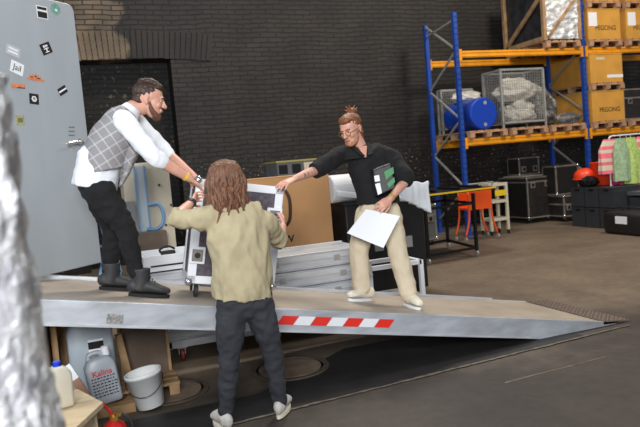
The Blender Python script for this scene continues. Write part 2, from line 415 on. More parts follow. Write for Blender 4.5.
M['mat'] = mat('black shadow sheet', sr(32,31,31), .55, 0, .25, 5, .15, 30, det=6)  # tone of the ramp's shadow, put into the colour

# ------------------------------------------------------------------ the hall
WY = 12.0
b = MB(); b.box((4, 5, -.05), (30, 20, .1)); tag(b.build('floor', M['floor']), kind='structure')
nx0, nx1, nz = .05, 1.75, 3.62      # niche
b = MB()
b.span((-9, WY, -.05), (nx0, WY+.5, 8)); b.span((nx1, WY, -.05), (19, WY+.5, 8)); b.span((nx0, WY, nz), (nx1, WY+.5, 8))
tag(b.build('wall_back', M['brick']), kind='structure')
b = MB(); b.span((nx0-.1, WY+.5, -.05), (nx1+.1, WY+.6, nz+.1)); tag(b.build('wall_niche', M['niche']), kind='structure')
# lintel of bricks on end
b = MB(); random.seed(4)
x = nx0-.6
while x < nx1+.75:
    wd = .078; t = (x-(nx0+nx1)/2)*.12
    zc = nz+.25-.05*((x-.9)/1.2)**2
    b.box((x, WY-.004-random.uniform(0,.008), zc), (wd, .03, .48+random.uniform(-.02, .02)), Matrix.Rotation(t, 3, 'Y')); x += wd+.016
tag(b.build('trim_1', M['lintel']), kind='structure')
# black shadow sheet painted in for the ramp's cast shadow
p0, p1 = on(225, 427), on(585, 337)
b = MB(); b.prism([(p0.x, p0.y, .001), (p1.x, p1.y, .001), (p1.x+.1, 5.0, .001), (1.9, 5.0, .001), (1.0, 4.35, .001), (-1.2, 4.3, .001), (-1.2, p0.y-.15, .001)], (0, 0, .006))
tag(b.build('ramp_shadow', M['mat']), 'black shadow sheet painted in as shade under the ramp', 'painted shadow')
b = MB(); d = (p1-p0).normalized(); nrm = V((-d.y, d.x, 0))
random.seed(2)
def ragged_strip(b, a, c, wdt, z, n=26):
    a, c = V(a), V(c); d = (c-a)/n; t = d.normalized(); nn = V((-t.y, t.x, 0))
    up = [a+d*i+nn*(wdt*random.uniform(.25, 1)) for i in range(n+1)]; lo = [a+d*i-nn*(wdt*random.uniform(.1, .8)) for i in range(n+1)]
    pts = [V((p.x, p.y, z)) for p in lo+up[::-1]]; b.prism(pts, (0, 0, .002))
ragged_strip(b, p0, p1+d*.5, .018, .007, 90)  # pale line painted where the ramp's shadow ends
tag(b.build('floor_strip', M['tape']), 'long pale floor strip along the edge of the black matting', 'tape')
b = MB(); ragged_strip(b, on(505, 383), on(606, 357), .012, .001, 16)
tag(b.build('floor_strip', M['tape']), 'short pale strip of tape on the dark floor right of the ramp foot', 'tape')
for q, (px, py, rr, lab) in enumerate([(290, 369, .30, 'round dusty steel cover in the floor below the striped ramp edge'), (170, 393, .28, 'round dusty steel cover in the floor beside the white bucket')]):
    c = on(px, py); t = thing('floor_cover', lab, 'floor cover', (c.x, c.y, .007))
    b = MB(); b.lathe((0, 0, 0), [(rr*.8, 0), (rr*.8, .006), (0.01, .007)], 40); b.build('lid', mat('dusty steel %d' % q, sr(122,106,90), .7, .1, .2, 8), t)
    b = MB(); n = 40
    b.lathe((0, 0, 0), [(rr*.86, 0), (rr*.86, .009), (rr, .009), (rr, 0)], 40); b.build('rim', mat('rim steel %d' % q, sr(92,82,72), .6, .3, .2, 8), t)

# ------------------------------------------------------------------ big door with stickers
DA = V((.107, 5.495, 0)); DB = V((-.314, 5.091, 0)); du = (DA-DB).normalized(); dn = V((du.y, -du.x, 0))   # dn faces the camera
def dpt(px, py): return onp(px, py, DA, dn)
ztop = dpt(62, 2).z; zbot = dpt(100, 263).z
cR = DA.copy(); L_ = 1.25
prof = []
rc = .06
for k in range(7):
    a = k/6*PI/2; prof.append(( -rc+rc*math.sin(a), ztop-rc+rc*math.cos(a)))
prof = [(-L_, ztop)] + prof + [(0, zbot), (-L_, zbot)]
b = MB(); b.prism([cR+du*u+V((0, 0, z)) for u, z in prof], -dn*.06)
door = b.build('door_1', M['door'], bevel=.008); tag(door, 'tall grey metal door covered in stickers at the top of the ramp', None, kind='structure')
def sticker(cx, cy, wpx, hpx, rot, base, marks=None, label=None, shape=None):
    """flat sticker on the door, sizes in cm-ish via the plane"""
    c = dpt(cx, cy); wdt = wpx; h = hpx; a = R(rot)
    ux = du*math.cos(a)+V((0, 0, 1))*math.sin(a); uy = -du*math.sin(a)+V((0, 0, 1))*math.cos(a)
    def pt(x, y, lift=.001): return c+ux*x*wdt/2+uy*y*h/2+dn*lift
    out = shape or [(-1,-1),(1,-1),(1,1),(-1,1)]
    b = MB(); b.prism([pt(x, y, .0005) for x, y in out], dn*.0015)
    s = b.build('sticker', base, door)
    if label: s['label'] = label
    for name, m, polys in (marks or []):
        b = MB()
        for poly in polys: b.prism([pt(x, y, .0022) for x, y in poly], dn*.0008)
        b.build(name, m, s)
    return s
def rect(x0, y0, x1, y1): return [(x0,y0),(x1,y0),(x1,y1),(x0,y1)]
K, W_ = M['ink'], M['paper']
Mteal = mat('teal sticker', sr(110,160,146), .6, 0, .25, 40); Mor = mat('orange sticker', sr(206,128,84), .6, 0, .2, 60); Mtan = mat('tan sticker', sr(160,160,120), .6, 0, .2, 60)
Mgrey = mat('faded white sticker', sr(186,190,194), .6, 0, .06, 40)
sticker(42, 12.5, .098, .092, 0, W_, [('print', K, [rect(-.85,-.85,.85,.1), rect(-.85,.42,.85,.85)])], 'square black and white sticker')
sticker(55.5, 9, .09, .085, 0, Mteal, [('print', W_, [rect(-.2,-.4,.3,.0)])], 'faded teal sticker', [(math.cos(t/14*2*PI), math.sin(t/14*2*PI)) for t in range(14)])
sticker(46, 48.5, .095, .08, 22, K, [('print', W_, [rect(-.45,.2,-.2,.65), rect(-.1,.3,.45,.6), [(-.6,-.1),(.6,-.1),(.2,.12),(-.2,.12)], rect(-.12,-.5,.12,0), rect(-.4,-.7,.4,-.55)])], 'tilted black sticker with white emblem')
sticker(13, 51, .11, .07, -15, Mgrey, [('print', W_, [rect(-.7,-.5,.7,-.1), rect(-.7,.2,.7,.55)])], 'faded white sticker')
s = sticker(17, 68, .105, .085, -18, W_, None, 'white sticker with dark lettering')
text_mesh('Jail', .06, 'print', M['ink'], s, dpt(17, 68)+dn*.0026, du*math.cos(R(-18))+V((0,0,1))*math.sin(R(-18)), -du*math.sin(R(-18))+V((0,0,1))*math.cos(R(-18)))
sticker(35.5, 77, .16, .055, -4, Mor, [('print', K, [rect(-.6,-.3,-.3,-.1), rect(.1,-.4,.5,-.2), rect(-.1,0,.1,.3)])], 'orange skyline shaped sticker',
        [(-1,-.6),(-.8,-1),(.8,-1),(1,-.6),(.62,-.2),(.55,.5),(.4,-.1),(.28,.9),(.15,0),(0,1),(-.14,.1),(-.28,.8),(-.4,0),(-.55,.5),(-.65,-.2)])
sticker(18, 86, .115, .03, 0, Mor, [('print', K, [rect(-.2,-1,.95,-.6)])], 'narrow orange sticker')
sticker(34, 99, .08, .075, -4, K, [('print', W_, [[(.6*math.cos(t/6*2*PI)+.0, .6*math.sin(t/6*2*PI)) for t in range(6)]]), ('centre', K, [[(.38*math.cos(t/6*2*PI), .38*math.sin(t/6*2*PI)) for t in range(6)]])], 'black square sticker with white star ring')
sticker(62.5, 90.5, .085, .055, 28, K, [('print', W_, [rect(-.95,-.2,.95,.25)])], 'tilted black sticker with a white stripe')
sticker(20, 120, .07, .07, 0, Mtan, [('print', mat('olive print', sr(110,112,70), .7), [rect(-.6,-.5,.6,.4)])], 'small tan sticker')
for yy in (127, 131, 135):
    sticker(71.5, yy, .06, .012, 0, mat('grey scribble', sr(96,100,106), .8), None, None, [(-1,-.5),(-.6,.8),(-.4,-.6),(-.1,.7),(.2,-.8),(.4,.9),(.8,-.5),(1,.5),(1,-1),(-1,-1)])
h0 = dpt(63, 144.5)+dn*.045; h1 = dpt(78.5, 142.5)+dn*.045
b = MB(); b.loft([h0, (h0+h1)/2+V((0,0,.006)), h1], [(.012,.008)]*3, (0,0,1), 10, True, 3); b.tube([h1-dn*.045, h1], .012); 
hd = b.build('handle', M['chrome'], door, smooth=True, world=True)
b = MB(); q = dpt(79, 142.5); b.loft([q, q+dn*.01], [(.03,.022)]*2, (0,0,1), 14, False); b.build('rosette', M['chrome'], hd, world=True)
# steel jamb that carries the door
jl = cR-du*L_
b = MB(); b.box((jl.x-.1, jl.y-.1, 2.4), (.16, .16, 4.8), Matrix.Rotation(R(44), 3, 'Z')); tag(b.build('trim_2', M['blackmetal']), kind='structure')

# ------------------------------------------------------------------ the ramp
RY0, RY1 = 4.281, 5.325
xl, xr = -1.3, 4.12
ramp = thing('loading_ramp', 'long aluminium loading ramp sloping down to the hall floor on the right', 'ramp', (xr, RY0, 0))
def dz(x): return deck_z(x)
sw = .165
b = MB()    # deck sheet
b.prism([(xl, RY0+.03, dz(xl)), (3.93, RY0+.03, dz(3.93)), (3.93, RY0+.03, dz(3.93)-.03), (xl, RY0+.03, dz(xl)-.03)], (0, RY1-RY0-.06, 0))
b.build('deck', M['deck'], ramp, world=True)
for k, y in enumerate((RY0, RY1-.04)):
    b = MB(); e = 3.75
    b.prism([(xl, y, dz(xl)+.012), (3.93, y, dz(3.93)+.004), (xr-.02, y, .02), (xr-.06, y, .003), (3.30, y, .003), (xl, y, dz(xl)+.012-sw)], (0, .04, 0))
    sr_ = b.build('side_rail', M['alu_side'], ramp, bevel=.004, world=True)
    b = MB(); b.bar((xl, y-.004, dz(xl)-.145), (3.2, y-.004, dz(3.2)-.145), .012, .012); b.build('flange', M['alu'], sr_, world=True)
    if k == 1:
        b = MB(); b.bar((xl, y+.02, dz(xl)+.02), (3.55, y+.02, dz(3.55)+.01), .035, .02); b.build('edge_strip', M['alu'], sr_, world=True)
b = MB()
b.hexa([(3.93, RY0, dz(3.93)-.02), (xr+.10, RY0, .0), (xr+.10, RY1, .0), (3.93, RY1, dz(3.93)-.02), (3.93, RY0, dz(3.93)+.006), (xr+.10, RY0, .008), (xr+.10, RY1, .008), (3.93, RY1, dz(3.93)+.006)])
b.mi = 1
for i in range(6):
    for j in range(22):
        x = 3.96+i*.045; y = RY0+.04+j*.045; z = .008+(dz(3.93)-.002)*(1-(x-3.93)/(xr+.10-3.93))
        b.box((x, y, z+.004), (.03, .012, .007), Matrix.Rotation(.8 if (i+j) % 2 else -.8, 3, 'Z'))
lip = b.build('lip_plate', [mat('rusty chequer plate', sr(92,80,72), .6, .2, .2, 20), mat('worn studs', sr(128,112,102), .5, .3)], ramp, world=True)
for i in range(6):
    x = xl+.4+i*.75; b = MB(); b.box((x, (RY0+RY1)/2, dz(x)-.08), (.05, RY1-RY0-.08, .08)); b.build('cross_member', M['alu'], ramp, world=True)
# hazard marking on the near side rail
zt0 = at(276, 320, RY0).x; zt1 = at(389, 322, RY0).x; n = 7
for i in range(n):
    u0 = zt0+(zt1-zt0)*i/n; u1 = zt0+(zt1-zt0)*(i+.95)/n; sk = .05
    b = MB(); y = RY0-.0035; tz = .038; hgt = .062
    q0, q1 = max(zt0, u0), u1
    b.prism([(q0, y, dz(q0)-tz-hgt), (q1-.0, y, dz(q1)-tz-hgt), (q1+sk, y, dz(q1+sk)-tz), (q0+sk, y, dz(q0+sk)-tz)], (0, .003, 0))
    b.build('red_marking' if i % 2 == 0 else 'white_marking', M['redtape'] if i % 2 == 0 else M['white'], ramp, world=True)
c = at(115, 319, RY0-.0035)
b = MB(); b.box((c.x, RY0-.002, c.z), (.10, .002, .06), Matrix.Rotation(math.atan(RS), 3, 'Y')); pl = b.build('data_plate', mat('printed plate', sr(150,148,146), .5, .4, .4, 60), ramp, world=True)
# steel stand under the upper end
b = MB()
for y in (RY0+.1, RY1-.1): b.bar((-1.1, y, 0), (-1.1, y, dz(-1.1)-.15), .06)
b.build('support_leg', M['alu'], ramp, world=True)

# ------------------------------------------------------------------ pallet rack
X0, YR, RD, ZT, Z1, Z2, BAY = 6.5435, 10.353, 1.025, 4.0, 1.747, 3.319, 2.8
rack = thing('pallet_rack', 'tall pallet rack with blue uprights and orange beams against the back wall', 'rack', (X0, YR, 0))
for i in range(3):
    x = X0+i*BAY
    zt = ZT if i == 0 else 4.6
    for y in (YR, YR+RD):
        b = MB(); b.box((x, y, zt/2), (.075, .075, zt))
        if y == YR:
            b.mi = 1
            for k in range(int(zt/.1)-1):
                for sx in (-.02, .02): b.box((x+sx, y-.038, .12+k*.1), (.012, .004, .03))
        up = b.build('upright', [M['rblue'], M['blackmetal']], rack, world=True)
        b = MB(); b.box((x, y, .012), (.16, .14, .02)); b.build('foot_plate', M['rblue'], up, world=True)
    z = .25; k = 0
    while z < zt-.5:
        y0, y1 = (YR, YR+RD) if k % 2 else (YR+RD, YR)
        b = MB(); b.bar((x, y0, z), (x, y1, z+.62), .03, .03); b.build('diagonal_brace', M['steel'], rack, world=True)
        z += .62; k += 1
    b = MB(); b.bar((x, YR, zt-.12), (x, YR+RD, zt-.22), .03); b.build('diagonal_brace', M['steel'], rack, world=True)
for i in range(2):
    for z in (Z1, Z2):
        for y in (YR-.02, YR+RD+.02):
            x0, x1 = X0+i*BAY+.045, X0+(i+1)*BAY-.045
            b = MB(); b.box(((x0+x1)/2, y, z-.06), (x1-x0, .05, .12))
            b.box(((x0+x1)/2, y-.028, z-.03), (x1-x0, .012, .018)); b.box(((x0+x1)/2, y-.028, z-.095), (x1-x0, .012, .018))
            bm_ = b.build('beam', M['rorange'], rack, bevel=.004, world=True)
            for xx in (x0+.01, x1-.01):
                b = MB(); b.box((xx, y-.02, z-.07), (.05, .03, .2)); b.build('beam_connector', M['rorange'], bm_, world=True)

def make_pallet(label, loc, group=None, rz=0):
    t = thing('euro_pallet', label, 'pallet', loc, rz, group)   # .8 along x, 1.2 along y, base at z=0
    for y in (-.565, 0, .565):
        for x in (-.35, 0, .35):
            b = MB(); b.box((x, y, .06), (.1, .11, .078)); b.build('block', M['pallet'], t)
    for x in (-.35, 0, .35):
        b = MB(); b.box((x, 0, .011), (.1, 1.2, .022)); b.build('bottom_board', M['pallet'], t)
    for y in (-.555, 0, .555):
        b = MB(); b.box((0, y, .11), (.8, .12, .022)); b.build('cross_board', M['pallet'], t)
    for x in (-.34, -.17, 0, .17, .34):
        b = MB(); b.box((x, 0, .133), (.12 if x else .14, 1.2, .022)); b.build('top_board', M['pallet'], t)
    return t
YP = YR+.50
pal0 = make_pallet('pallet under the blue barrel on the lower rack shelf', (0, 0, 0))
def pallet(label, x, z, first=[True]):
    if first[0]:
        first[0] = False; pal0.location = (x, YP, z); pal0['label'] = label; return pal0
    return clone(pal0, label, (x, YP, z))
xs1 = [X0+.50, X0+1.40, X0+2.29]; xs2 = [X0+BAY+.48, X0+BAY+1.42]
pallet('pallet under the blue barrel on the lower rack shelf', xs1[0], Z1+.001)
pallet('pallet under the wire mesh cage on the lower rack shelf', xs1[1], Z1+.001)
pallet('pallet under the crumpled plastic film on the lower rack shelf', xs1[2], Z1+.001)
PH = .144
def make_box(label, x, z, h=.72, txt=None, sheet=0, strip=False, wd=.79):
    t = thing('pallet_box', label, 'box', (x, YP, z)); y0 = -.59
    b = MB(); b.box((0, 0, h/2), (wd, 1.18, h)); bd = b.build('body', M['carton'], t, bevel=.006)
    b = MB(); b.box((0, 0, h+.011), (wd+.012, 1.19, .02)); b.build('lid', M['carton'], t)
    if txt: text_mesh(txt, .125, 'printed_name', mat('faded ink', sr(70,46,26), .8), t, V((x+.03, YP+y0-.0015, z+h*.38)), (1,0,0), (0,0,1), bold=.0015)
    if sheet: 
        b = MB(); b.box((-wd/2+.12+(.0 if sheet == 1 else .02), y0-.002, h-.18), (.2, .003, .26)); b.build('paper_sheet', M['paper'], t)
    if strip:
        b = MB(); b.box((.2, y0-.002, h*.22), (.39, .003, .06)); b.build('white_strip', M['paper'], t)
        b = MB(); b.box((-.14, y0-.002, h*.86), (.2, .003, .05)); b.build('label_sticker', M['cream'], t)
    return t
pallet('lowest pallet of the two box stack right of the middle blue upright, lower shelf', xs2[0], Z1+.001)
make_box('yellow brown pallet box printed PEGONG on the lower rack shelf', xs2[0], Z1+PH+.002, .57, 'PEGONG')
pallet('pallet between the two yellow brown boxes on the lower rack shelf', xs2[0], Z1+PH+.596)
make_box('yellow brown pallet box with white strip, top of the lower shelf stack', xs2[0], Z1+2*PH+.598, .54, None, 0, True)
pallet('pallet under the black flight case at the right of the lower shelf', xs2[1], Z1+.001)
for i, x in enumerate(xs2):
    side = ('left', 'right')[i]
    pallet('lowest pallet of the %s box stack on the upper rack shelf' % side, x, Z2+.001)
    make_box('yellow brown printed box with white sheet, %s stack on the upper shelf' % side, x, Z2+PH+.002, .56, 'PEGONG', 1+i)
    pallet('upper pallet on the %s box stack of the upper rack shelf' % side, x, Z2+PH+.586)
    make_box('topmost box of the %s stack on the upper rack shelf' % side, x, Z2+2*PH+.588, .56)
# barrel
bx, bz = xs1[0]-.06, Z1+PH+.30
t = thing('plastic_barrel', 'blue plastic barrel lying on a pallet on the lower rack shelf', 'barrel', (bx, YP-.5, Z1+PH))
rotY = Matrix.Rotation(-PI/2, 3, 'X')
b = MB(); c = V((bx, YR-.06, bz)); 
b.lathe(c, [(.25,.0),(.27,.01),(.29,.03),(.295,.06),(.285,.08),(.29,.14),(.295,.3),(.285,.32),(.285,.36),(.295,.38),(.295,.56),(.285,.58),(.285,.62),(.295,.64),(.29,.82),(.295,.88),(.27,.92),(.24,.93)], 32, rotY)
b.build('body', M['barrel'], t, smooth=True, world=True)
b = MB(); b.lathe(c+V((0,-.012,0)), [(.262,.0),(.285,.0),(.285,.03),(.262,.03)], 32, rotY); b.build('rim', M['barrel'], t, smooth=True, world=True)
for dx, dz_ in ((.04, .19), (.02, -.2)):
    b = MB(); b.lathe(c+V((dx,-.018,dz_)), [(.035,0),(.035,.02)], 16, rotY); b.build('bung', M['steel'], t, world=True)
b = MB(); b.box(c+V((-.04,-.004,0)), (.11,.004,.15)); b.build('paper_label', M['paper'], t, world=True)
# wire mesh cages
def cage(label, x0, x1, y0, y1, z0, z1, r=.012, gap=.05):
    t = thing('mesh_cage', label, 'cage', ((x0+x1)/2, (y0+y1)/2, z0))
    b = MB()
    for x in (x0, x1):
        for y in (y0, y1): b.bar((x, y, z0), (x, y, z1), .035)
    for z in (z0+.1, z1):
        for y in (y0, y1): b.bar((x0, y, z), (x1, y, z), .035)
        for x in (x0, x1): b.bar((x, y0, z), (x, y1, z), .035)
    b.build('frame', M['steel'], t, world=True)
    for nm, y in (('front_mesh', y0), ('back_mesh', y1)):
        b = MB(); k = x0+gap
        while k < x1: b.bar((k, y, z0+.1), (k, y, z1), .005); k += gap
        k = z0+.1+gap
        while k < z1: b.bar((x0, y, k), (x1, y, k), .005); k += gap
        b.build(nm, M['steel'], t, world=True)
    for nm, x in (('side_mesh', x0), ('side_mesh', x1)):
        b = MB(); k = y0+gap
        while k < y1: b.bar((x, k, z0+.1), (x, k, z1), .005); k += gap
        k = z0+.1+gap
        while k < z1: b.bar((x, y0, k), (x, y1, k), .005); k += gap
        b.build(nm, M['steel'], t, world=True)
    return t
cz = Z1+PH+.002
cage('tall grey wire mesh cage holding white sacks on the lower rack shelf', xs1[1]-.56, xs1[1]+.38, YP-.58, YP-.02, cz, cz+1.06)
cage('smaller grey wire mesh cage behind the blue barrel', xs1[0]-.30, xs1[0]+.40, YP+.46, YP+.60, cz, cz+.85)
def crumple(name, label, cat, c, r, m, seed, amp=.35, sc=3.5, group=None, parent=None, n=3):
    b = MB(); random.seed(seed)
    b.ell(c, r, None, 40, 26)
    cc = V(c)
    for v in b.bm.verts:
        p = (v.co-cc); q = V((p.x/r[0], p.y/r[1], p.z/r[2]))
        k = 1+amp*(noise.noise(q*sc*.5+V((seed,0,0))) - abs(noise.noise(q*sc+V((0,seed,0))))*.6)
        v.co = cc+p*k
        if v.co.z < cc.z-r[2]*.82: v.co.z = cc.z-r[2]*.82
    o = b.build(name, m)
    if label: tag(o, label, cat, group or {'sack': 'white sacks on the rack', 'plastic_film': 'plastic film on the rack', 'black_bag': 'black bags at the right'}.get(name))
    return o
crumple('sack', 'white woven sack heaped in the front of the mesh cage', 'sack', (xs1[1]+.0, YP-.30, cz+.30), (.38, .20, .22), M['sack'], 3)
crumple('sack', 'white woven sack lying on top in the mesh cage', 'sack', (xs1[1]-.02, YP-.30, cz+.70), (.46, .20, .24), M['sack'], 8)
crumple('sack', 'loose white sack spilling beside the mesh cage above the barrel', 'sack', (xs1[0]+.02, YP+.1, cz+.66), (.30, .2, .13), M['sack'], 5)
crumple('plastic_film', 'big crumpled heap of clear plastic film on a shelf pallet', 'plastic film', (xs1[2]-.14, YP+.0, cz+.33), (.24, .38, .42), M['foilsoft'], 11, .3, 3)
crumple('plastic_film', 'low fold of clear plastic film lying at the pallet front', 'plastic film', (xs1[2]+.08, YP-.50, cz+.10), (.30, .09, .13), M['foilsoft'], 14, .3, 3)
# crate with film and foil on the upper shelf
x0, x1 = xs1[2]-.42, xs1[2]+.38; y0, y1 = YP-.58, YP+.6; z0 = Z2+.002
t = thing('wooden_crate', 'wooden framed crate wrapped in dark film and silver foil on the upper shelf', 'crate', ((x0+x1)/2, YP, z0)); H = 1.15
pallet('pallet under the foil wrapped crate on the upper rack shelf', (x0+x1)/2, z0-.001)
z0 += PH
b = MB(); b.span((x0+.03, y0+.05, z0), (x1-.03, y1-.03, z0+H)); b.build('film_wrap', M['film'], t, world=True)
for xx in (x0, x1):
    for yy in (y0, y1): b = MB(); b.bar((xx, yy, z0), (xx, yy, z0+H), .07); b.build('corner_post', M['woodraw'], t, world=True)
for a, c in (((x0-.01, y0, z0+.85), (x0-.01, y1, z0+.05)), ((x0-.01, y0, z0+.04), (x0-.01, y1, z0+.04)), ((x0-.01, y0, z0+H), (x0-.01, y1, z0+H)), ((x0, y0, z0+H), (x1, y0, z0+H))):
    b = MB(); b.bar(a, c, .03, .09, (0,0,1)); b.build('timber_brace', M['woodraw'], t, world=True)
b = MB()
def ff(u, v):
    x = x0+.02+(x1-x0-.04)*u; z = z0+.02+(H-.04)*v
    return V((x, y0-.02+.03*noise.noise(V((x*9, 0, z*14)))-.015*abs(noise.noise(V((x*20, 3, z*30)))), z))
b.grid(ff, 30, 40); b.build('foil_wrap', M['foil'], t, solid=.004, world=True)
b = MB(); b.bar((x0+.05, y0-.05, z0+.05), (x1-.1, y0-.05, z0+.75), .02, .06); b.build('timber_brace', M['woodraw'], t, world=True)
# ------------------------------------------------------------------ flight cases
def caster(b, c, r=.05, w_=.03):
    """wheel as lathe around X axis direction"""
    b.lathe(V(c)-V((w_/2,0,0)), [(r*.6,0),(r,.004),(r,w_-.004),(r*.6,w_)], 18, Matrix.Rotation(PI/2, 3, 'Y'))
def flight_case(name, label, cx, cy, z, wd, dp, ht, rz=0, body=None, lidline=.25, wheels=True, open_front=False, edge=None, latches=2):
    body = body or M['casebrown']; edge = edge or M['dimalu']
    t = thing(name, label, 'flight case', (cx, cy, z), rz); hw = .10 if wheels else 0
    b = MB(); b.box((0, 0, hw+ht/2), (wd-.01, dp-.01, ht-.01)); b.build('body', body, t)
    b = MB(); e = .028
    for sx in (-1, 1):
        for sy in (-1, 1): b.bar((sx*(wd/2-e/2), sy*(dp/2-e/2), hw), (sx*(wd/2-e/2), sy*(dp/2-e/2), hw+ht), e)
    for z_ in (hw+e/2, hw+ht-e/2):
        for sy in (-1, 1): b.bar((-wd/2, sy*(dp/2-e/2), z_), (wd/2, sy*(dp/2-e/2), z_), e)
        for sx in (-1, 1): b.bar((sx*(wd/2-e/2), -dp/2, z_), (sx*(wd/2-e/2), dp/2, z_), e)
    if lidline:
        zl = hw+ht*(1-lidline)
        for sy in (-1, 1): b.bar((-wd/2, sy*(dp/2-.006), zl), (wd/2, sy*(dp/2-.006), zl), .02, .03)
        for sx in (-1, 1): b.bar((sx*(wd/2-.006), -dp/2, zl), (sx*(wd/2-.006), dp/2, zl), .02, .03)
    b.build('edge_profile', edge, t)
    for sx in (-1, 1):
        for sz in (hw+.02, hw+ht-.02):
            b = MB(); b.ell((sx*(wd/2-.012), -dp/2+.012, sz), (.032,.032,.032), None, 12, 8); b.build('ball_corner', M['chrome'], t, smooth=True)
    zl = hw+ht*(.5 if not lidline else 1-lidline)-.06
    for k in range(latches):
        x = (-.5+(k+.5)/latches)*wd*1.1
        b = MB(); b.box((x, -dp/2-.004, zl), (.11, .012, .12)); la = b.build('latch', M['dimalu'], t, bevel=.004)
        b = MB(); b.box((x, -dp/2-.012, zl), (.05, .012, .06)); b.build('latch_dish', M['blackmetal'], la)
    if wheels:
        for sx in (-1, 1):
            for sy in (-1, 1):
                b = MB(); caster(b, (sx*(wd/2-.08), sy*(dp/2-.08), .05)); wh = b.build('caster', M['rubber'], t)
                b = MB(); b.box((sx*(wd/2-.08), sy*(dp/2-.08), .085), (.045, .05, .05)); b.build('fork', M['steel'], wh)
    return t
flight_case('flight_case', 'large black flight case with aluminium edges under the rack, lid partly pale', 8.58, 11.35, 0, .62, .95, .82, 0, lidline=.12)
b = MB(); b.box((8.5, 11.3, .925+.012), (.5, .6, .02)); tag(b.build('cardboard_sheet', M['cream']), 'pale flat sheet lying on the black flight case under the rack', 'sheet')
flight_case('flight_case', 'low black flight case with two white dish latches on the rack floor', 9.03, 10.75, 0, .5, .6, .42, 0, lidline=.42)
t = flight_case('upright_case', 'tall open black flight case half standing upright on the low case', 9.03, 10.8, .523, .56, .4, .58, 0, lidline=0, wheels=False, latches=0)
b = MB(); b.box((0, -.205, .29), (.46, .006, .48)); b.build('inner_lining', mat('black foam', sr(14,14,15), .9), t)
flight_case('flight_case', 'upper black flight case stacked at the back beneath the lower beam', 8.72, 11.55, .951, .5, .4, .36, 0, lidline=0, wheels=False, latches=2)
flight_case('flight_case', 'black flight case standing on the far right shelf pallet', xs2[1]+.05, YP, Z1+PH+.002, .75, .7, .62, 0, lidline=.3, wheels=False)

# the pale laminate case being rolled on the ramp
ca = -math.atan(RS)
cw, ch_, cdp = .62, .735, .42
c0 = on_deck(184, 299); c1 = on_deck(262, 302)
fc = thing('flight_case', 'white edged grey flight case on casters that the three people steady on the ramp', 'flight case')
Rx = Matrix.Rotation(-ca, 3, 'Y')      # lean with the ramp
base = V(((c0.x+.02), RY0+.36, 0)); base.z = deck_z(base.x)
fc.location = base; fc.rotation_euler = (0, math.atan(RS), R(-4))
wh = .105
b = MB(); b.box((cw/2, cdp/2, wh+ch_/2), (cw-.01, cdp-.01, ch_-.01)); b.build('panel', M['casepanel'], fc)
b = MB(); e = .055; th = .02
for yy in (th/2-.004, cdp-th/2+.004):
    b.box((e/2, yy, wh+ch_/2), (e, th, ch_)); b.box((cw-e/2, yy, wh+ch_/2), (e, th, ch_))
    b.box((cw/2, yy, wh+e/2), (cw, th, e)); b.box((cw/2, yy, wh+ch_-e/2), (cw, th, e))
for xx in (th/2-.004, cw-th/2+.004):
    b.box((xx, cdp/2, wh+e/2), (th, cdp, e)); b.box((xx, cdp/2, wh+ch_-e/2), (th, cdp, e))
    b.box((xx, e/2, wh+ch_/2), (th, e, ch_)); b.box((xx, cdp-e/2, wh+ch_/2), (th, e, ch_))
b.build('edge_profile', M['white'], fc, bevel=.003)
for xx in (0.01, cw-.01):
    for zz in (wh+.01, wh+ch_-.01):
        b = MB(); b.ell((xx, .01, zz), (.03,.03,.03), None, 14, 8); b.build('ball_corner', M['chrome'], fc, smooth=True)
for xx, zz in ((.05, wh+.2), (cw-.05, wh+.52)):
    b = MB(); b.box((xx, -.008, zz), (.11, .016, .12)); la = b.build('latch', M['white'], fc, bevel=.005)
    b = MB(); b.box((xx, -.018, zz), (.075, .01, .085)); b.build('latch_dish', M['chrome'], la, bevel=.003)
    b = MB(); b.lathe((xx, -.024, zz), [(.02,0),(.02,.008)], 14, Matrix.Rotation(PI/2, 3, 'X')); b.build('latch_knob', M['rubber'], la)
for xx, yy in ((.07, .07), (cw-.07, .07), (.07, cdp-.07), (cw-.07, cdp-.07)):
    b = MB(); caster(b, (xx, yy, .048), .048, .028); wl = b.build('caster', M['rubber'], fc, smooth=False)
    b = MB(); b.box((xx-.02, yy, .075), (.006, .03, .06)); b.box((xx+.02, yy, .075), (.006, .03, .06)); b.box((xx, yy, wh-.006), (.075, .075, .008)); b.build('fork', M['steel'], wl)

# ------------------------------------------------------------------ behind the ramp
# stacked aluminium ramp sections on a dolly
sx0, sx1 = .50, 2.42
ROT = Matrix.Rotation(R(2.0), 3, 'Y')
def section(label, z, dx, seed):
    c = V(((sx0+sx1)/2+dx, 5.82, z)); t = thing('aluminium_section', label, 'aluminium section', c); Lh = (sx1-sx0)/2
    for k, y in enumerate((-.28, .28)):
        b = MB(); b.box((0, y, 0), (2*Lh, .04, .14)); b.build('side_rail', M['alu'], t, bevel=.004)
        b = MB()
        for zz in (-.062, .062): b.box((0, y-.024*(1 if k == 0 else -1), zz), (2*Lh, .018, .012))
        b.box((0, y-.024, 0), (2*Lh, .006, .008)); b.build('flange', M['alu_side'], t)
    b = MB(); b.box((0, 0, .05), (2*Lh-.01, .52, .02)); b.build('deck', M['alu_side'], t)
    for x in (-Lh*.6, .1, Lh*.7):
        b = MB(); b.box((x, -.307, .0), (.06, .012, .05)); b.build('hook', M['steel'], t, bevel=.003)
    return t
labs = ['bottom section of the aluminium stack on the dolly behind the ramp', 'second section from the bottom of the aluminium stack', 'third section of the aluminium stack, just under the top one', 'topmost section of the aluminium stack behind the ramp']
for i in range(4): section(labs[i], .250+i*.1455, (.03, -.04, .02, -.03)[i], i)
dol = thing('dolly', 'low aluminium dolly with red casters carrying the aluminium stack', 'dolly', (1.4, 5.8, 0))
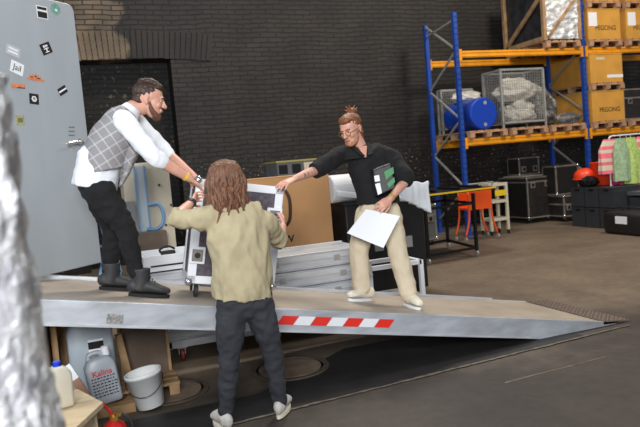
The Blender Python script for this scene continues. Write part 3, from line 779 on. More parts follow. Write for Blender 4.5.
b = MB(); b.span((sx0, 5.49, .12), (sx1, 5.55, .178)); b.span((sx0, 6.07, .12), (sx1, 6.13, .178))
for x in (sx0+.05, 1.4, sx1-.05): b.span((x-.03, 5.49, .115), (x+.03, 6.13, .175))
b.build('frame', M['alu'], dol, world=True)
Mrc = mat('red caster tyre', sr(130,44,36), .5)
for x in (sx0+.16, sx1-.15):
    for y in (5.53, 6.07):
        b = MB(); caster(b, (x, y, .055), .055, .03); wl = b.build('caster', Mrc, dol, world=True)
        b = MB(); b.box((x-.025, y, .085), (.006, .05, .06)); b.box((x+.025, y, .085), (.006, .05, .06)); b.box((x, y, .114), (.08, .08, .008)); b.build('fork', M['steel'], wl, world=True)
# white open tray at the left end on top of the stack
c = at(160, 268, 5.75)
t = thing('parts_tray', 'white metal tray with a black clamp on the left end of the aluminium stack', 'tray', (.66, 5.80, .762))
b = MB(); b.box((0,0,.012), (.46,.5,.015))
for y in (-.25, .25): b.box((0, y, .07), (.46, .015, .13))
for x in (-.23, .23): b.box((x, 0, .07), (.015, .5, .13))
b.build('tray_body', M['white'], t, bevel=.003)
b = MB(); b.box((0,-.26,.05), (.36,.006,.014)); b.build('slot', M['blackmetal'], t)
t = thing('clamp', 'small black clamp lying in the white metal tray', 'clamp', (.66, 5.80, .782))
b = MB(); b.box((0,0,.06), (.12,.07,.12)); b.build('jaw', M['blackmetal'], t, bevel=.006)
b = MB(); b.tube([(-.03,0,.08),(-.07,0,.13),(.0,0,.16),(.06,0,.13)], .01, 8, 3); b.build('lever', M['blackmetal'], t, smooth=True)

# cardboard box
bxT = 1.43
t = thing('cardboard_box', 'big upright brown cardboard box behind the aluminium stack', 'box', (2.02, 6.9, 0))
b = MB(); b.span((1.36, 6.6, .0), (2.50, 7.2, bxT)); b.build('body', M['card'], t, bevel=.008, world=True)
b = MB(); b.span((1.36, 6.60, bxT), (2.50, 6.894, bxT+.006)); b.build('top_flap', M['card'], t, world=True)
b = MB(); b.span((1.36, 6.902, bxT), (2.50, 7.2, bxT+.006)); b.build('top_flap', M['card'], t, world=True)
c = at(287, 239.5, 6.597); text_mesh('NW', .11, 'printed_letters', M['ink'], t, V((c.x-.02, 6.596, c.z)), (1,0,0), (0,0,1), bold=.0015)
b = MB(); p = [at(285, 190, 6.59), at(289.5, 200, 6.56), at(290, 218, 6.56), at(286, 226, 6.59)]
b.loft(p, [(.018,.006)]*4, (1,0,0), 8, False, 4); b.build('carry_strap', mat('dark strap', sr(60,34,26), .7), t, world=True)
# amp rack behind
cA = at(295, 160, 7.9)
t = thing('amplifier_case', 'grey equipment case with yellow rim behind the cardboard box', 'equipment case', (cA.x, 7.9, 0))
xA, zA = cA.x, cA.z
b = MB(); b.span((xA-.30, 7.7, 0), (xA+.24, 8.2, zA-.02)); b.build('body', mat('grey case', sr(96,98,98), .6, 0, .1, 4), t, world=True)
b = MB(); b.span((xA-.31, 7.69, zA-.02), (xA+.25, 8.21, zA)); b.build('rim', mat('dull yellow rim', sr(170,156,80), .5), t, world=True)
for x in (xA-.22, xA-.05):
    b = MB(); b.span((x-.06, 7.694, zA-.16), (x+.05, 7.70, zA-.05)); b.build('vent', M['blackmetal'], t, world=True)
b = MB(); b.span((xA+.04, 7.68, zA-.3), (xA+.2, 7.7, zA-.04)); b.build('handle_panel', M['cream'], t, world=True)

# black counter with white rolls
cnt = thing('black_chest', 'long black equipment chest behind the standing man in black', 'trunk', (3.3, 6.8, 0))
b = MB(); b.span((2.60, 6.45, .08), (3.52, 7.15, 1.07)); b.build('body', M['caseblack'], cnt, bevel=.01, world=True)
b = MB(); b.span((2.59, 6.44, 1.07), (3.53, 7.16, 1.10)); b.build('lid', M['caseblack'], cnt, world=True)
for x in (2.7, 3.42):
    for y in (6.55, 7.05): b = MB(); caster(b, (x, y, .05), .05); b.build('caster', M['rubber'], cnt, world=True)
b = MB(); b.span((2.9, 6.43, .55), (3.0, 6.45, .67)); b.build('latch', M['steel'], cnt, world=True)
b = MB(); b.span((3.25, 6.43, .55), (3.35, 6.45, .67)); b.build('latch', M['steel'], cnt, world=True)
zt = 1.101
t = thing('fabric_roll', 'thick white fabric roll lying on the black chest left of the standing man', 'fabric roll', (2.78, 6.6, zt))
b = MB(); prof = [(.015,0),(.14,0),(.15,.01),(.15,.58),(.14,.59),(.015,.59)]
b.lathe((2.50, 6.62, zt+.151), prof, 30, Matrix.Rotation(PI/2, 3, 'Y')); b.build('roll', M['white'], t, smooth=False, world=True)
b = MB(); b.loft([(2.52, 6.46, zt+.11), (2.8, 6.455, zt+.06), (3.09, 6.46, zt+.02)], [(.006,.03)]*3, (0,1,0), 8, False, 3); b.build('loose_edge', M['white'], t, world=True)
b = MB(); 
def cl(u, v):   # folded cloth draped over the trunk's right corner
    x = 3.12+.47*u; s_ = v*1.0
    top = .42
    if s_ < top: y = 7.05-(s_/top)*.62; z = zt+.15+.07*noise.noise(V((x*7, y*6, 0)))-.05*u
    else: y = 6.42-.02*(s_-top); z = zt+.16-(s_-top)*(.18+.45*u)
    z += .04*noise.noise(V((x*9, s_*3, 2))); y += .05*noise.noise(V((x*16, s_*2, 5)))
    return V((x, y, z))
b.grid(cl, 26, 26); tag(b.build('folded_cloth', M['shirtwhite'], solid=.05, sub=1), 'white folded cloth bundle draped over the right end of the black chest', 'cloth')

# white trolley frame behind the standing man's legs
t = thing('white_trolley', 'small white metal trolley frame behind the legs of the standing man', 'trolley', (2.85, 5.8, 0))
Mw = M['white']; a0, a1 = 2.50, 3.05
for x in (a0, a1):
    for y in (5.72, 6.1): b = MB(); b.bar((x, y, .06), (x, y, .52), .04); b.build('post', Mw, t, world=True)
for z in (.16, .50):
    b = MB(); b.bar((a0, 5.72, z), (a1, 5.72, z), .04); b.bar((a0, 6.1, z), (a1, 6.1, z), .04); b.bar((a0, 5.72, z), (a0, 6.1, z), .04); b.bar((a1, 5.72, z), (a1, 6.1, z), .04); b.build('rail', Mw, t, world=True)
b = MB(); b.span((a0, 5.72, .17), (a1, 6.1, .19)); b.build('shelf', M['steel'], t, world=True)
for x in (a0, a1):
    for y in (5.72, 6.1): b = MB(); caster(b, (x, y, .03), .03, .02); b.build('caster', M['rubber'], t, world=True)

# black folding table frame on casters with yellow edge
t = thing('rolling_table', 'black steel rolling table frame with a yellow stripe along the top', 'table', (4.9, 8.6, 0))
zt = .955; fl = V((4.46, 8.12, 0)); fr_ = V((5.33, 8.25, 0)); bl = V((4.62, 9.2, 0)); br_ = V((5.50, 9.33, 0))
LEG = [fl, fr_, bl, br_]
for p in LEG:
    b = MB(); b.bar((p.x, p.y, .09), (p.x, p.y, zt-.03), .04); lg = b.build('leg', M['tableblack'], t, world=True)
    b = MB(); caster(b, (p.x, p.y, .045), .045, .025); b.build('caster', M['steel'], lg, world=True)
for z in (.13, .78):
    for p, q in ((fl, fr_), (bl, br_), (fl, bl), (fr_, br_)):
        b = MB(); b.bar((p.x, p.y, z), (q.x, q.y, z), .03, .035); b.build('rail', M['tableblack'], t, world=True)
b = MB(); A1 = V((4.28, 8.05, zt)); A2 = V((5.72, 8.25, zt)); A3 = V((5.80, 9.30, zt)); A4 = V((4.45, 9.25, zt))
b.prism([A1, A2, A3, A4], (0, 0, .03)); b.build('table_top', M['tableblack'], t, world=True)
b = MB(); b.bar(A1+V((0,-.008,.022)), A2+V((0,-.008,.022)), .012, .022); b.build('yellow_stripe', M['yellow'], t, world=True)
for x in (4.75, 5.15, 5.5):
    b = MB(); b.bar((x, 8.3, zt+.05), (x+.1, 9.1, zt+.05), .03); b.build('top_rail', M['tableblack'], t, world=True)

# grey equipment under/behind the table, orange trolley, cream trolley
flight_case('flight_case', 'grey case standing behind the black rolling table', 5.35, 10.05, 0, .5, .45, .6, 0, body=mat('grey laminate', sr(88,90,90), .6), lidline=.3)
t = thing('orange_trolley', 'bright orange trolley on casters behind the black rolling table', 'trolley', (6.34, 9.75, 0))
ox0, ox1, oy0, oy1 = 6.12, 6.56, 9.60, 9.95
b = MB(); b.span((ox0, oy0, .56), (ox1, oy0+.03, .92)); b.build('front_panel', M['orange'], t, bevel=.01, world=True)
b = MB(); b.span((ox0, oy1-.03, .56), (ox1, oy1, .92)); b.build('back_panel', M['orange'], t, bevel=.01, world=True)
b = MB(); b.span((ox0, oy0, .54), (ox1, oy1, .57)); b.build('tray_floor', M['orange'], t, world=True)
for x, sx in ((ox0, -.1), (ox1, .1)):
    for y in (oy0+.02, oy1-.02):
        b = MB(); b.tube([(x, y, .86), (x, y, .5), (x+sx*.3, y, .3), (x+sx, y, .09)], .018, 8, 3); lg = b.build('leg', M['orange'], t, smooth=True, world=True)
        b = MB(); caster(b, (x+sx, y, .045), .045, .025); b.build('caster', M['steel'], lg, world=True)
b = MB(); b.tube([(ox0, oy0, .9), (ox0-.03, oy0-.04, .98), (ox1+.03, oy0-.04, .98), (ox1, oy0, .9)], .014); b.build('push_handle', M['steel'], t, world=True)
t = thing('cream_trolley', 'cream metal wire shelf trolley behind the orange trolley', 'trolley', (6.97, 10.1, 0))
x0, x1, y0, y1 = 6.80, 7.15, 10.0, 10.28
for x in (x0, x1):
    for y in (y0, y1): b = MB(); b.bar((x, y, .08), (x, y, .93), .045); b.build('post', M['creamm'], t, world=True)
for z in (.28, .6, .9):
    b = MB()
    for y in (y0, y1): b.bar((x0, y, z), (x1, y, z), .04, .05)
    for x in (x0, x1): b.bar((x, y0, z), (x, y1, z), .04, .05)
    for k in range(1, 12): b.bar((x0+(x1-x0)*k/12, y0, z), (x0+(x1-x0)*k/12, y1, z), .01)
    b.build('shelf', M['creamm'], t, world=True)
for x in (x0, x1):
    for y in (y0, y1): b = MB(); caster(b, (x, y, .04), .04, .02); b.build('caster', M['rubber'], t, world=True)
b = MB(); b.span((x1-.25, y0-.03, .7), (x1-.02, y0-.02, .8)); b.build('paper_tag', M['yellow'], t, world=True)

# dark crates, bucket, bags, clothes rail at the right
def make_crate(label, loc):
    t = thing('storage_crate', label, 'crate', loc); L1, W1, Hc = .60, .335, .36      # long side along x
    b = MB(); b.box((0,0,.012), (L1-.03, W1-.03, .024)); b.box((L1/2-.012,0,Hc/2), (.02,W1-.01,Hc-.01)); b.box((-L1/2+.012,0,Hc/2), (.02,W1-.01,Hc-.01))
    b.box((0,W1/2-.012,Hc/2), (L1-.01,.02,Hc-.01)); b.box((0,-W1/2+.012,Hc/2), (L1-.01,.02,Hc-.01)); b.build('shell', M['crate'], t)
    b = MB()
    for z in (Hc-.02, Hc-.09, .02):
        for sx in (-1, 1): b.box((sx*(L1/2-.004), 0, z), (.012, W1, .02))
        for sy in (-1, 1): b.box((0, sy*(W1/2-.004), z), (L1, .012, .02))
    b.build('rim', M['crate'], t)
    b = MB(); b.box((-L1/2-.001, 0, Hc-.055), (.008, .11, .03)); b.build('hand_hole', M['blackmetal'], t)
    b = MB(); b.box((0,0,Hc-.012), (L1-.03, W1-.03, .012)); b.build('lid', M['crate'], t)
    return t
cn = [('farthest', 9.68), ('middle', 9.33), ('nearest', 8.98)]
cr0 = None
for i, (nm, y) in enumerate(cn):
    for k in (0, 1):
        lab = 'dark grey storage crate, %s column, %s of its stack' % (nm, ('bottom', 'top')[k])
        if cr0 is None: cr0 = make_crate(lab, (8.74, y, 0))
        else: clone(cr0, lab, (8.74, y, k*.362))
zc = .724
t = thing('orange_bucket', 'tall red orange plastic tub standing on the dark crates', 'tub', (8.88, 9.48, zc))
b = MB(); b.lathe((0,0,0), [(.16,0),(.17,.01),(.23,.40),(.245,.41),(.23,.412),(.22,.40),(.16,.03),(.01,.02)], 28); b.build('tub', M['redorange'], t, smooth=True)
b = MB(); b.tube([(math.cos(a)*.24, -.02, .40+.0+math.sin(a)*.03) for a in (PI, PI*.75, PI/2, PI*.25, 0)], .008); b.build('handle', M['redorange'], t)
t = thing('safety_helmet', 'shiny red orange round shell lying over a black bag on the crates', 'helmet', (8.62, 9.66, zc+.03))
b = MB(); b.lathe((0,0,0), [(.19,.10),(.20,.12),(.19,.19),(.15,.25),(.09,.29),(.01,.30)], 26); b.build('shell', M['redorange'], t, smooth=True)
b = MB(); b.lathe((0,0,0), [(.17,.08),(.22,.10),(.22,.115),(.17,.12)], 26); b.build('brim', M['redorange'], t, smooth=True)
crumple('black_bag', 'soft black bag in front of the orange shell on the crates', 'bag', (8.56, 9.52, zc+.09), (.14, .22, .11), M['blackmetal'], 21, .2)
b = MB(); b.box((8.70, 9.92, zc-.1), (.10, .24, .012)); 
b.bm.free(); b = MB(); b.loft([(8.12,8.62,.16),(8.12,8.60,.16),(8.12,7.75,.16)], [(.22,.14),(.24,.155),(.24,.155)], (1,0,0), 4, False); b.bm.free()
b = MB(); b.span((8.0, 7.75, .0), (8.45, 8.62, .36)); bm_ = tag(b.build('black_bag', M['caseblack'], bevel=.06, smooth=True), 'large black bag with a white tag on the floor at the right edge', 'bag')
c = at(628, 227.5, 7.98)
b = MB(); b.box((7.997, 8.22, .24), (.006, .24, .12)); tg = b.build('white_tag', M['paper'], bm_, world=True)
b = MB(); b.tube([(8.2, 7.95, .36), (8.2, 8.0, .42), (8.2, 8.35, .42), (8.2, 8.4, .36)], .012, 8, 3); b.build('carry_handle', M['rubber'], bm_, world=True)
t = thing('stacked_trays', 'dark grey shallow trays stacked right of the crates', 'trays', (9.2, 8.45, 0))
b = MB(); b.span((8.75, 8.05, 0), (9.6, 8.78, .52)); b.build('trunk', M['crate'], t, world=True)
b = MB(); b.span((8.72, 8.02, .56), (9.63, 8.80, .62)); b.build('tray', mat('grey tray', sr(84,86,90), .5), t, world=True)
b = MB(); b.span((8.8, 8.1, .52), (9.5, 8.7, .56)); b.build('gap_block', M['blackmetal'], t, world=True)
# clothes rail
ry = 9.15; rz_ = 1.585
t = thing('clothes_rail', 'white clothes rail hung with pink and green costumes at the right edge', 'clothes rail', (9.0, ry, 0))
xr0, xr1 = 8.72, 9.9
b = MB(); b.tube([(xr0, ry, .66), (xr0, ry, rz_-.07), (xr0+.02, ry, rz_-.02), (xr0+.07, ry, rz_), (xr1, ry, rz_)], .014, 8); b.tube([(xr1, ry, 0.02), (xr1, ry, rz_)], .014); b.tube([(xr0+.02, ry+.02, .72), (xr1, ry+.02, .5)], .01); b.build('rail_frame', M['white'], t, world=True)
def garment(name, label, x, wd, top, length, m, seed, stripes=None, y=None, rot=R(70)):
    y = y or ry
    t = thing(name, label, 'garment', (x, y, top))
    b = MB()
    def f(u, v):
        a = 2*PI*u; ww = wd*(.55+.45*min(1, v*3.2)); 
        fl = 1+.18*math.sin(a*5+seed)*v
        X = math.cos(a)*ww/2*fl; Y = math.sin(a)*.06*fl*(.4+v)
        return V((X*math.cos(rot)-Y*math.sin(rot), X*math.sin(rot)+Y*math.cos(rot), -.03-length*v + (.05*abs(math.cos(a))*0)))
    b.grid(f, 40, 20)
    if stripes:
        for fce in b.bm.faces:
            zz = -fce.calc_center_median().z; fce.material_index = 1 if int(zz/.07) % 2 else 0
    b.build('cloth', [m, stripes or m], t, smooth=True)
    b = MB(); b.tube([(0,0,.03),(.0,0,.0),(0,0,-.03)], .005); b.bar((-.5*wd*.5*math.cos(rot), -.5*wd*.5*math.sin(rot), -.05), (.5*wd*.5*math.cos(rot), .5*wd*.5*math.sin(rot), -.05), .02); b.build('hanger', M['white'], t)
    return t
rr_ = R(-15)
Msage = mat('sage green cloth', sr(150,176,140), .8, 0, .2, 20)
garment('costume', 'pink and cream striped frilled costume at the left end of the clothes rail', 8.74, .42, rz_-.02, .60, M['pink'], 1, M['cream'], rot=rr_)
garment('costume', 'pale sage green costume, left of the two green ones on the rail', 8.85, .30, rz_-.02, .74, Msage, 2, y=ry-.13, rot=rr_)
garment('costume', 'yellow green costume, right of the two green ones on the rail', 9.06, .30, rz_-.02, .80, M['green'], 3, y=ry-.15, rot=rr_)
garment('costume', 'long pink costume hanging behind the green ones on the rail', 9.16, .62, rz_-.02, .98, M['pink'], 4, y=ry+.05, rot=rr_)
garment('costume', 'pink and cream ruffled costume cut by the right picture edge', 9.42, .44, rz_-.02, .95, M['pink'], 5, M['cream'], y=ry-.08, rot=rr_)
crumple('magenta_cloth', 'small magenta cloth hanging beside the orange tub', 'cloth', (8.86, 9.16, zc+.20), (.10, .08, .24), M['magenta'], 41, .15)

# ------------------------------------------------------------------ behind the ramp, left
t = thing('equipment_board', 'tall cream cabinet with blue clamp fittings behind the man in the vest', 'cabinet', (.6, 6.480, 0))
pa, pb = at(118, 158, 6.380), at(166, 161, 6.380); xb0, xb1 = pa.x+.02, at(175, 232, 6.380).x; zb = pb.z
b = MB(); b.prism([(xb0, 6.360, 0), (xb1, 6.360, 0), (xb1, 6.360, zb), (xb0, 6.360, zb)], (0, .5, 0)); b.build('panel', M['cream'], t, bevel=.01, world=True)
g0 = at(135, 240, 6.340); g1 = at(142, 166, 6.340)
b = MB(); b.bar((g1.x-.03, 6.335, g0.z), (g1.x-.03, 6.335, g1.z), .075, .035, (0,1,0)); b.build('channel', mat('blue grey channel', sr(176,184,190), .4, .2), t, world=True)
b = MB(); b.bar((g1.x-.075, 6.320, g0.z), (g1.x-.075, 6.320, g1.z), .014, .04, (0,1,0)); b.bar((g1.x+.015, 6.320, g0.z), (g1.x+.015, 6.320, g1.z), .014, .04, (0,1,0)); b.build('channel_edge', M['blue'], t, world=True)
q = [at(148,205,6.280), at(158,204,6.280), at(163,212,6.280), at(163,222,6.280), at(157,229,6.280), at(147,229,6.280)]
b = MB(); b.tube(q, .016, 10, 4); b.build('grab_handle', M['blue'], t, smooth=True, world=True)
c = at(127, 205, 6.330); b = MB(); b.span((xb0, 6.320, at(125,236,6.330).z), (at(134,200,6.330).x, 6.355, at(125,202,6.330).z)); b.build('grey_panel', mat('grey panel', sr(140,140,138), .6), t, world=True)
b = MB(); q = at(168, 188, 6.340)
for px, py in ((168,168),(159,185),(171,205),(166,225)): q = at(px, py, 6.350); b.box(q, (.015,.02,.02))
b.build('screw_hole', M['blackmetal'], t, world=True)
c0 = at(135, 233, 5.75); c1 = at(177, 262, 5.75)
t = thing('brown_box', 'dark brown plywood box in front of the cream cabinet', 'box', ((c0.x+c1.x)/2, 6.2, 0))
b = MB(); b.span((at(134,240,6.2).x, 6.17, 0), (at(167,240,6.2).x, 6.30, at(150,232,6.17).z)); b.build('body', M['darkwood'], t, bevel=.004, world=True)
# blue trestle leaning
t = thing('blue_trestle', 'folded blue steel trestle leaning between the door and the man in the vest', 'trestle', (.2, 5.75, 0))
for (a0_, a1_), nm in ((((96,206),(118,285)), 'leg'), (((103,205),(124,285)), 'leg'), (((110,212),(100,280)), 'leg')):
    p, q = at(*a0_, 5.74), at(*a1_, 5.74); d = (q-p); q = p+d*(p.z/(p.z-q.z)) if p.z > q.z else q
    b = MB(); b.bar(p, q, .03, .02, (0,1,0)); b.build(nm, M['blue'], t, world=True)
p, q = at(98, 222, 5.735), at(112, 226, 5.735); b = MB(); b.bar(p, q, .02); b.build('cross_bar', M['steel'], t, world=True)
p, q = at(100, 246, 5.735), at(116, 250, 5.735); b = MB(); b.bar(p, q, .02); b.build('cross_bar', M['steel'], t, world=True)
# ------------------------------------------------------------------ under the ramp, left
def canister(name, label, base, wd, dp, ht, m, rz, cap=None, lab=None):
    t = thing(name, label, 'canister', base, rz)
    b = MB(); pr = [(-wd/2,0),(wd/2,0),(wd/2,ht*.78),(wd*.34,ht*.93),(-wd*.16,ht*.93),(-wd*.36,ht*.90),(-wd/2,ht*.74)]
    b.prism([(x,-dp/2,z) for x, z in pr], (0,dp,0)); b.build('body', m, t, bevel=.025, smooth=True)
    b = MB(); b.lathe((wd*.28,0,ht*.9), [(.026,0),(.026,.06),(.02,.065)], 18); b.build('cap', cap or M['white'], t)
    b = MB(); b.tube([(-wd*.30,0,ht*.88),(-wd*.26,0,ht*.99),(wd*.05,0,ht*1.0),(wd*.16,0,ht*.92)], .016, 10, 3); b.build('handle', m, t, smooth=True)
    return t
c = at(92, 385, 4.95)
can1 = canister('grey_canister', 'large grey plastic canister standing under the ramp beside the door side', on(96, 376, 0)*0+V((-.045, 4.88, .0)), .30, .26, .70, M['canister'], R(4))
b = MB(); b.box((.03, -.133, .40), (.10, .004, .14)); l_ = b.build('label', M['paper'], can1); b = MB(); b.box((.03, -.136, .43), (.10, .002, .05)); b.box((.03,-.136,.36), (.1,.002,.03)); b.build('print', M['ink'], l_)
c = on(103, 396)
can2 = canister('clear_canister', 'smaller pale canister with red script label leaning before the large one', (.03, 4.60, 0.07), .20, .15, .34, M['canister2'], R(6))
can2.rotation_euler = (R(-4), R(-6), R(6))
b = MB(); b.box((0, -.077, .14), (.17, .002, .2)); l_ = b.build('label', M['canister2'], can2)
M['redink'] = mat('red ink', sr(190,40,48), .6)
cu_o = text_mesh('Kalina', .052, 'red_script', M['redink'], l_, wpos(l_)+V((0,-.0785,.215)), (1,0,0), (0,0,1), bold=.001)
b = MB(); random.seed(7)
for r_ in range(7):
    x = -.075
    while x < .07:
        wl = random.uniform(.008, .022); b.box((x+wl/2, -.0785, .185-r_*.02), (wl, .001, .008)); x += wl+.007
b.build('print', M['ink'], l_)
b = MB(); b.box((.05, 4.62, .03), (.30, .24, .06)); tag(b.build('wood_block', M['woodraw']), 'rough wooden block under the smaller canister', 'wood block')
# bucket
c = on(145, 411)
t = thing('plastic_bucket', 'white plastic bucket with wire handle on the floor under the ramp', 'bucket', (c.x+.045, c.y+.02, .008))
b = MB(); b.lathe((0,0,0), [(.085,0),(.09,.004),(.118,.215),(.124,.216),(.124,.24),(.118,.242),(.11,.238),(.085,.012),(.005,.01)], 32); b.build('tub', M['bucket'], t, smooth=True)
b = MB(); b.tube([(math.cos(a)*.126, -abs(math.sin(a))*.125, .20-.10*abs(math.sin(a))) for a in [PI*k/12 for k in range(13)]], .0025, 6); b.build('wire_handle', M['blackmetal'], t)
t.rotation_euler = (0, -R(8), R(-12)); t.location.z = .022
# brown ply crates under ramp
t = thing('plywood_crate', 'brown film faced plywood crate standing under the ramp behind the bucket', 'crate', (.33, 5.1, 0))
b = MB(); b.span((.16, 5.02, .0), (.50, 5.24, .50)); b.build('body', M['darkwood'], t, bevel=.004, world=True)
b = MB(); b.span((.15, 5.0, .0), (.17, 5.02, .50)); b.span((.49, 5.0, .0), (.51, 5.02, .50)); b.span((.15,5.0,.485), (.51,5.02,.505)); b.build('edge_lath', M['woodraw'], t, world=True)
t = thing('wooden_pallet', 'flat rough timber pallet lying on the floor beside the bucket', 'pallet', (.75, 4.75, 0))
for k in range(3): b = MB(); b.box((.27, 4.70+k*.11, .09), (.5, .09, .02)); b.build('board', M['woodraw'], t, world=True)
for x in (.06, .27, .48): b = MB(); b.box((x, 4.81, .044), (.07, .31, .07)); b.build('bearer', M['woodraw'], t, world=True)
b = MB(); b.box((.18, 4.93, .22), (.05, .04, .44), Matrix.Rotation(R(-8),3,'Y')); tag(b.build('timber_offcut', M['woodraw']), 'short rough timber offcut beside the large canister', 'timber')
# left planks
for i, (a0_, a1_, Y, m, lab) in enumerate(((( 66,366),(97,412), 4.25, 'card', 'brown cardboard strip with white end leaning beside the milky jug'),)):
    p, q = at(*a0_, Y+.05), at(*a1_, Y-.05)
    t = thing('cardboard_tube', lab, 'cardboard', tuple(q))
    b = MB(); b.bar(p, q, .05, .02, (0,1,0)); b.build('strip', mat('red brown board', sr(160,118,96), .8, 0, .1, 8), t, world=True)
    b = MB(); r_ = p+(q-p)*.3; b.bar(p, r_, .054, .024, (0,1,0)); b.build('white_end', M['paper'], t, world=True)
b = MB(); b.box((-.27, 4.98, .33), (.04, .3, .66)); b.box((-.225, 5.1, .33), (.05, .05, .66)); tag(b.build('timber_board', M['woodraw']), 'upright brown boards in the dark left of the large canister', 'timber')
b = MB(); b.span((-.85, 4.7, .0), (-.30, 5.3, .62)); tag(b.build('dark_chest', M['darkwood'], bevel=.01), 'dark wooden chest under the upper end of the ramp', 'chest')

# ------------------------------------------------------------------ work table, jug, extinguisher
TZ = .37
t = thing('work_table', 'small pale plywood work table in the lower left corner', 'table', (-.25, 3.55, 0))
q1, q2, q3 = on(103, 402, TZ), on(78, 389, TZ), on(62, 440, TZ)
b = MB(); 
q4 = q3+(q2-q1)
TT = [q1, q2, q2+V((-.6,-.05,0)), q3+V((-.45,-.1,0)), q3]
b.prism([V((p.x, p.y, TZ-.03)) for p in TT], (0,0,.03)); b.build('table_top', M['wood'], t, bevel=.003, world=True)
cen = sum(TT, V())/5
for p in (q1, q2+V((-.5,-.05,0)), q3, q3+V((-.4,-.1,0))):
    w_ = p+(cen-p)*.18; b = MB(); b.bar((w_.x, w_.y, 0), (w_.x, w_.y, TZ-.03), .045); b.build('leg', M['wood'], t, world=True)
a_, c_ = q1+(cen-q1)*.15, q3+(cen-q3)*.15
b = MB(); b.bar((a_.x, a_.y, TZ-.06), (c_.x, c_.y, TZ-.06), .02, .06); b.build('apron', M['wood'], t, world=True)
jc = on(60, 408, TZ)
t = thing('milky_jug', 'milky plastic jug with a blue screw cap on the plywood table', 'jug', (jc.x+.014, jc.y, TZ+.001), R(15))
b = MB(); b.prism([(x,-.04,z) for x, z in ((-.058,0),(.058,0),(.06,.175),(.045,.21),(.0,.228),(-.045,.22),(-.06,.19))], (0,.08,0)); b.build('body', M['jug'], t, bevel=.018, smooth=True)
b = MB(); b.lathe((-.005,0,.22), [(.021,0),(.021,.025),(.018,.03)], 20); b.build('cap', M['jugcap'], t)
e0 = on(114, 424, .20)
t = thing('fire_extinguisher', 'red fire extinguisher with brass valve lying in front of the table', 'fire extinguisher', (e0.x, e0.y, 0))
ec = V((e0.x+.0, e0.y-.02, .0)); 
b = MB(); b.lathe((ec.x, ec.y, 0), [(.06,0),(.068,.01),(.068,.17),(.055,.205),(.025,.225),(.02,.24)], 26); b.build('cylinder', M['red'], t, smooth=True, world=True)
b = MB(); b.lathe((ec.x, ec.y, .23), [(.018,0),(.022,.01),(.018,.035)], 14); b.box((ec.x+.02, ec.y, .255), (.05,.018,.018)); va = b.build('valve', M['brass'], t, world=True)
b = MB(); b.loft([(ec.x-.005, ec.y, .265), (ec.x-.025, ec.y, .30), (ec.x-.05, ec.y+.01, .335)], [(.014,.008)]*3, (0,1,0), 8, True, 2); b.build('lever', M['red'], t, smooth=True, world=True)
b = MB(); b.tube([(ec.x+.04, ec.y, .255), (ec.x+.09, ec.y-.02, .22), (ec.x+.09, ec.y-.03, .1), (ec.x+.07, ec.y-.04, .02)], .009, 8, 4); b.build('hose', M['rubber'], t, smooth=True, world=True)
b = MB(); b.lathe((ec.x+.01, ec.y-.028, .245), [(.014,0),(.014,.008)], 14, Matrix.Rotation(PI/2,3,'X')); b.build('gauge', M['brass'], t, world=True)

# foil wrapped column right beside the camera
b = MB(); fx = -.325; fy = 1.22
def fo(u, v):
    a = 2*PI*u; z = .0+1.78*v
    if z < .5: rr = .252
    else: rr = .252-.022*((z-.5)/1.2)
    p = V((math.cos(a), math.sin(a), 0)); k = noise.noise(V((p.x*2.2, p.y*2.2, z*2.4)))*.02+abs(noise.noise(V((p.x*6, p.y*6, z*9))))*.022+abs(noise.noise(V((p.x*13, p.y*13, z*20))))*.014
    if v > .97: rr *= 1-(v-.97)*20
    return V((fx+p.x*(rr+k-.01), fy+p.y*(rr+k-.01), z))
b.grid(fo, 150, 260); bmesh.ops.remove_doubles(b.bm, verts=b.bm.verts, dist=1e-4)
tag(b.build('foil_bundle', M['foil'], smooth=True), 'blurred silver foil wrapped column right beside the camera at the left edge', 'foil wrapped column')

# ------------------------------------------------------------------ people
exec_people = True
def frame(fwd, up):
    f = V(fwd).normalized(); r = f.cross(V(up)).normalized(); u = r.cross(f)
    return Matrix(((r.x, f.x, u.x), (r.y, f.y, u.y), (r.z, f.z, u.z)))   # local x right, y forward, z up
def head(b, c, Fm, s=1.0):
    c = V(c); g = lambda x, y, z: c+Fm @ V((x*s, y*s, z*s))
    e = lambda p, r: b.ell(g(*p), tuple(q*s for q in r), Fm, 20, 14)
    e((0,-.012,.035), (.076,.096,.088))            # cranium
    e((0,.028,-.005), (.064,.062,.085))            # face
    e((0,.040,-.062), (.048,.046,.046))            # jaw
    e((0,.070,-.085), (.022,.022,.020))            # chin
    e((.034,.062,-.018), (.022,.022,.024)); e((-.034,.062,-.018), (.022,.022,.024))  # cheeks
    e((0,.080,.032), (.045,.014,.012))             # brow
    b.loft([g(0,.084,.022), g(0,.100,-.005), g(0,.110,-.020)], [.008*s, .011*s, .013*s], tuple(Fm @ V((1,0,0))), 10)   # nose
    e((.011,.099,-.022), (.009,.010,.008)); e((-.011,.099,-.022), (.009,.010,.008))
    e((0,.088,-.046), (.024,.010,.006)); e((0,.087,-.056), (.021,.010,.006))         # lips
    for sx in (-1, 1):
        b.loft([g(sx*.074,-.012,.022), g(sx*.080,-.016,.0), g(sx*.074,-.006,-.028)], [(.006*s,.018*s), (.007*s,.016*s), (.005*s,.009*s)], tuple(Fm @ V((1,0,0))), 10)
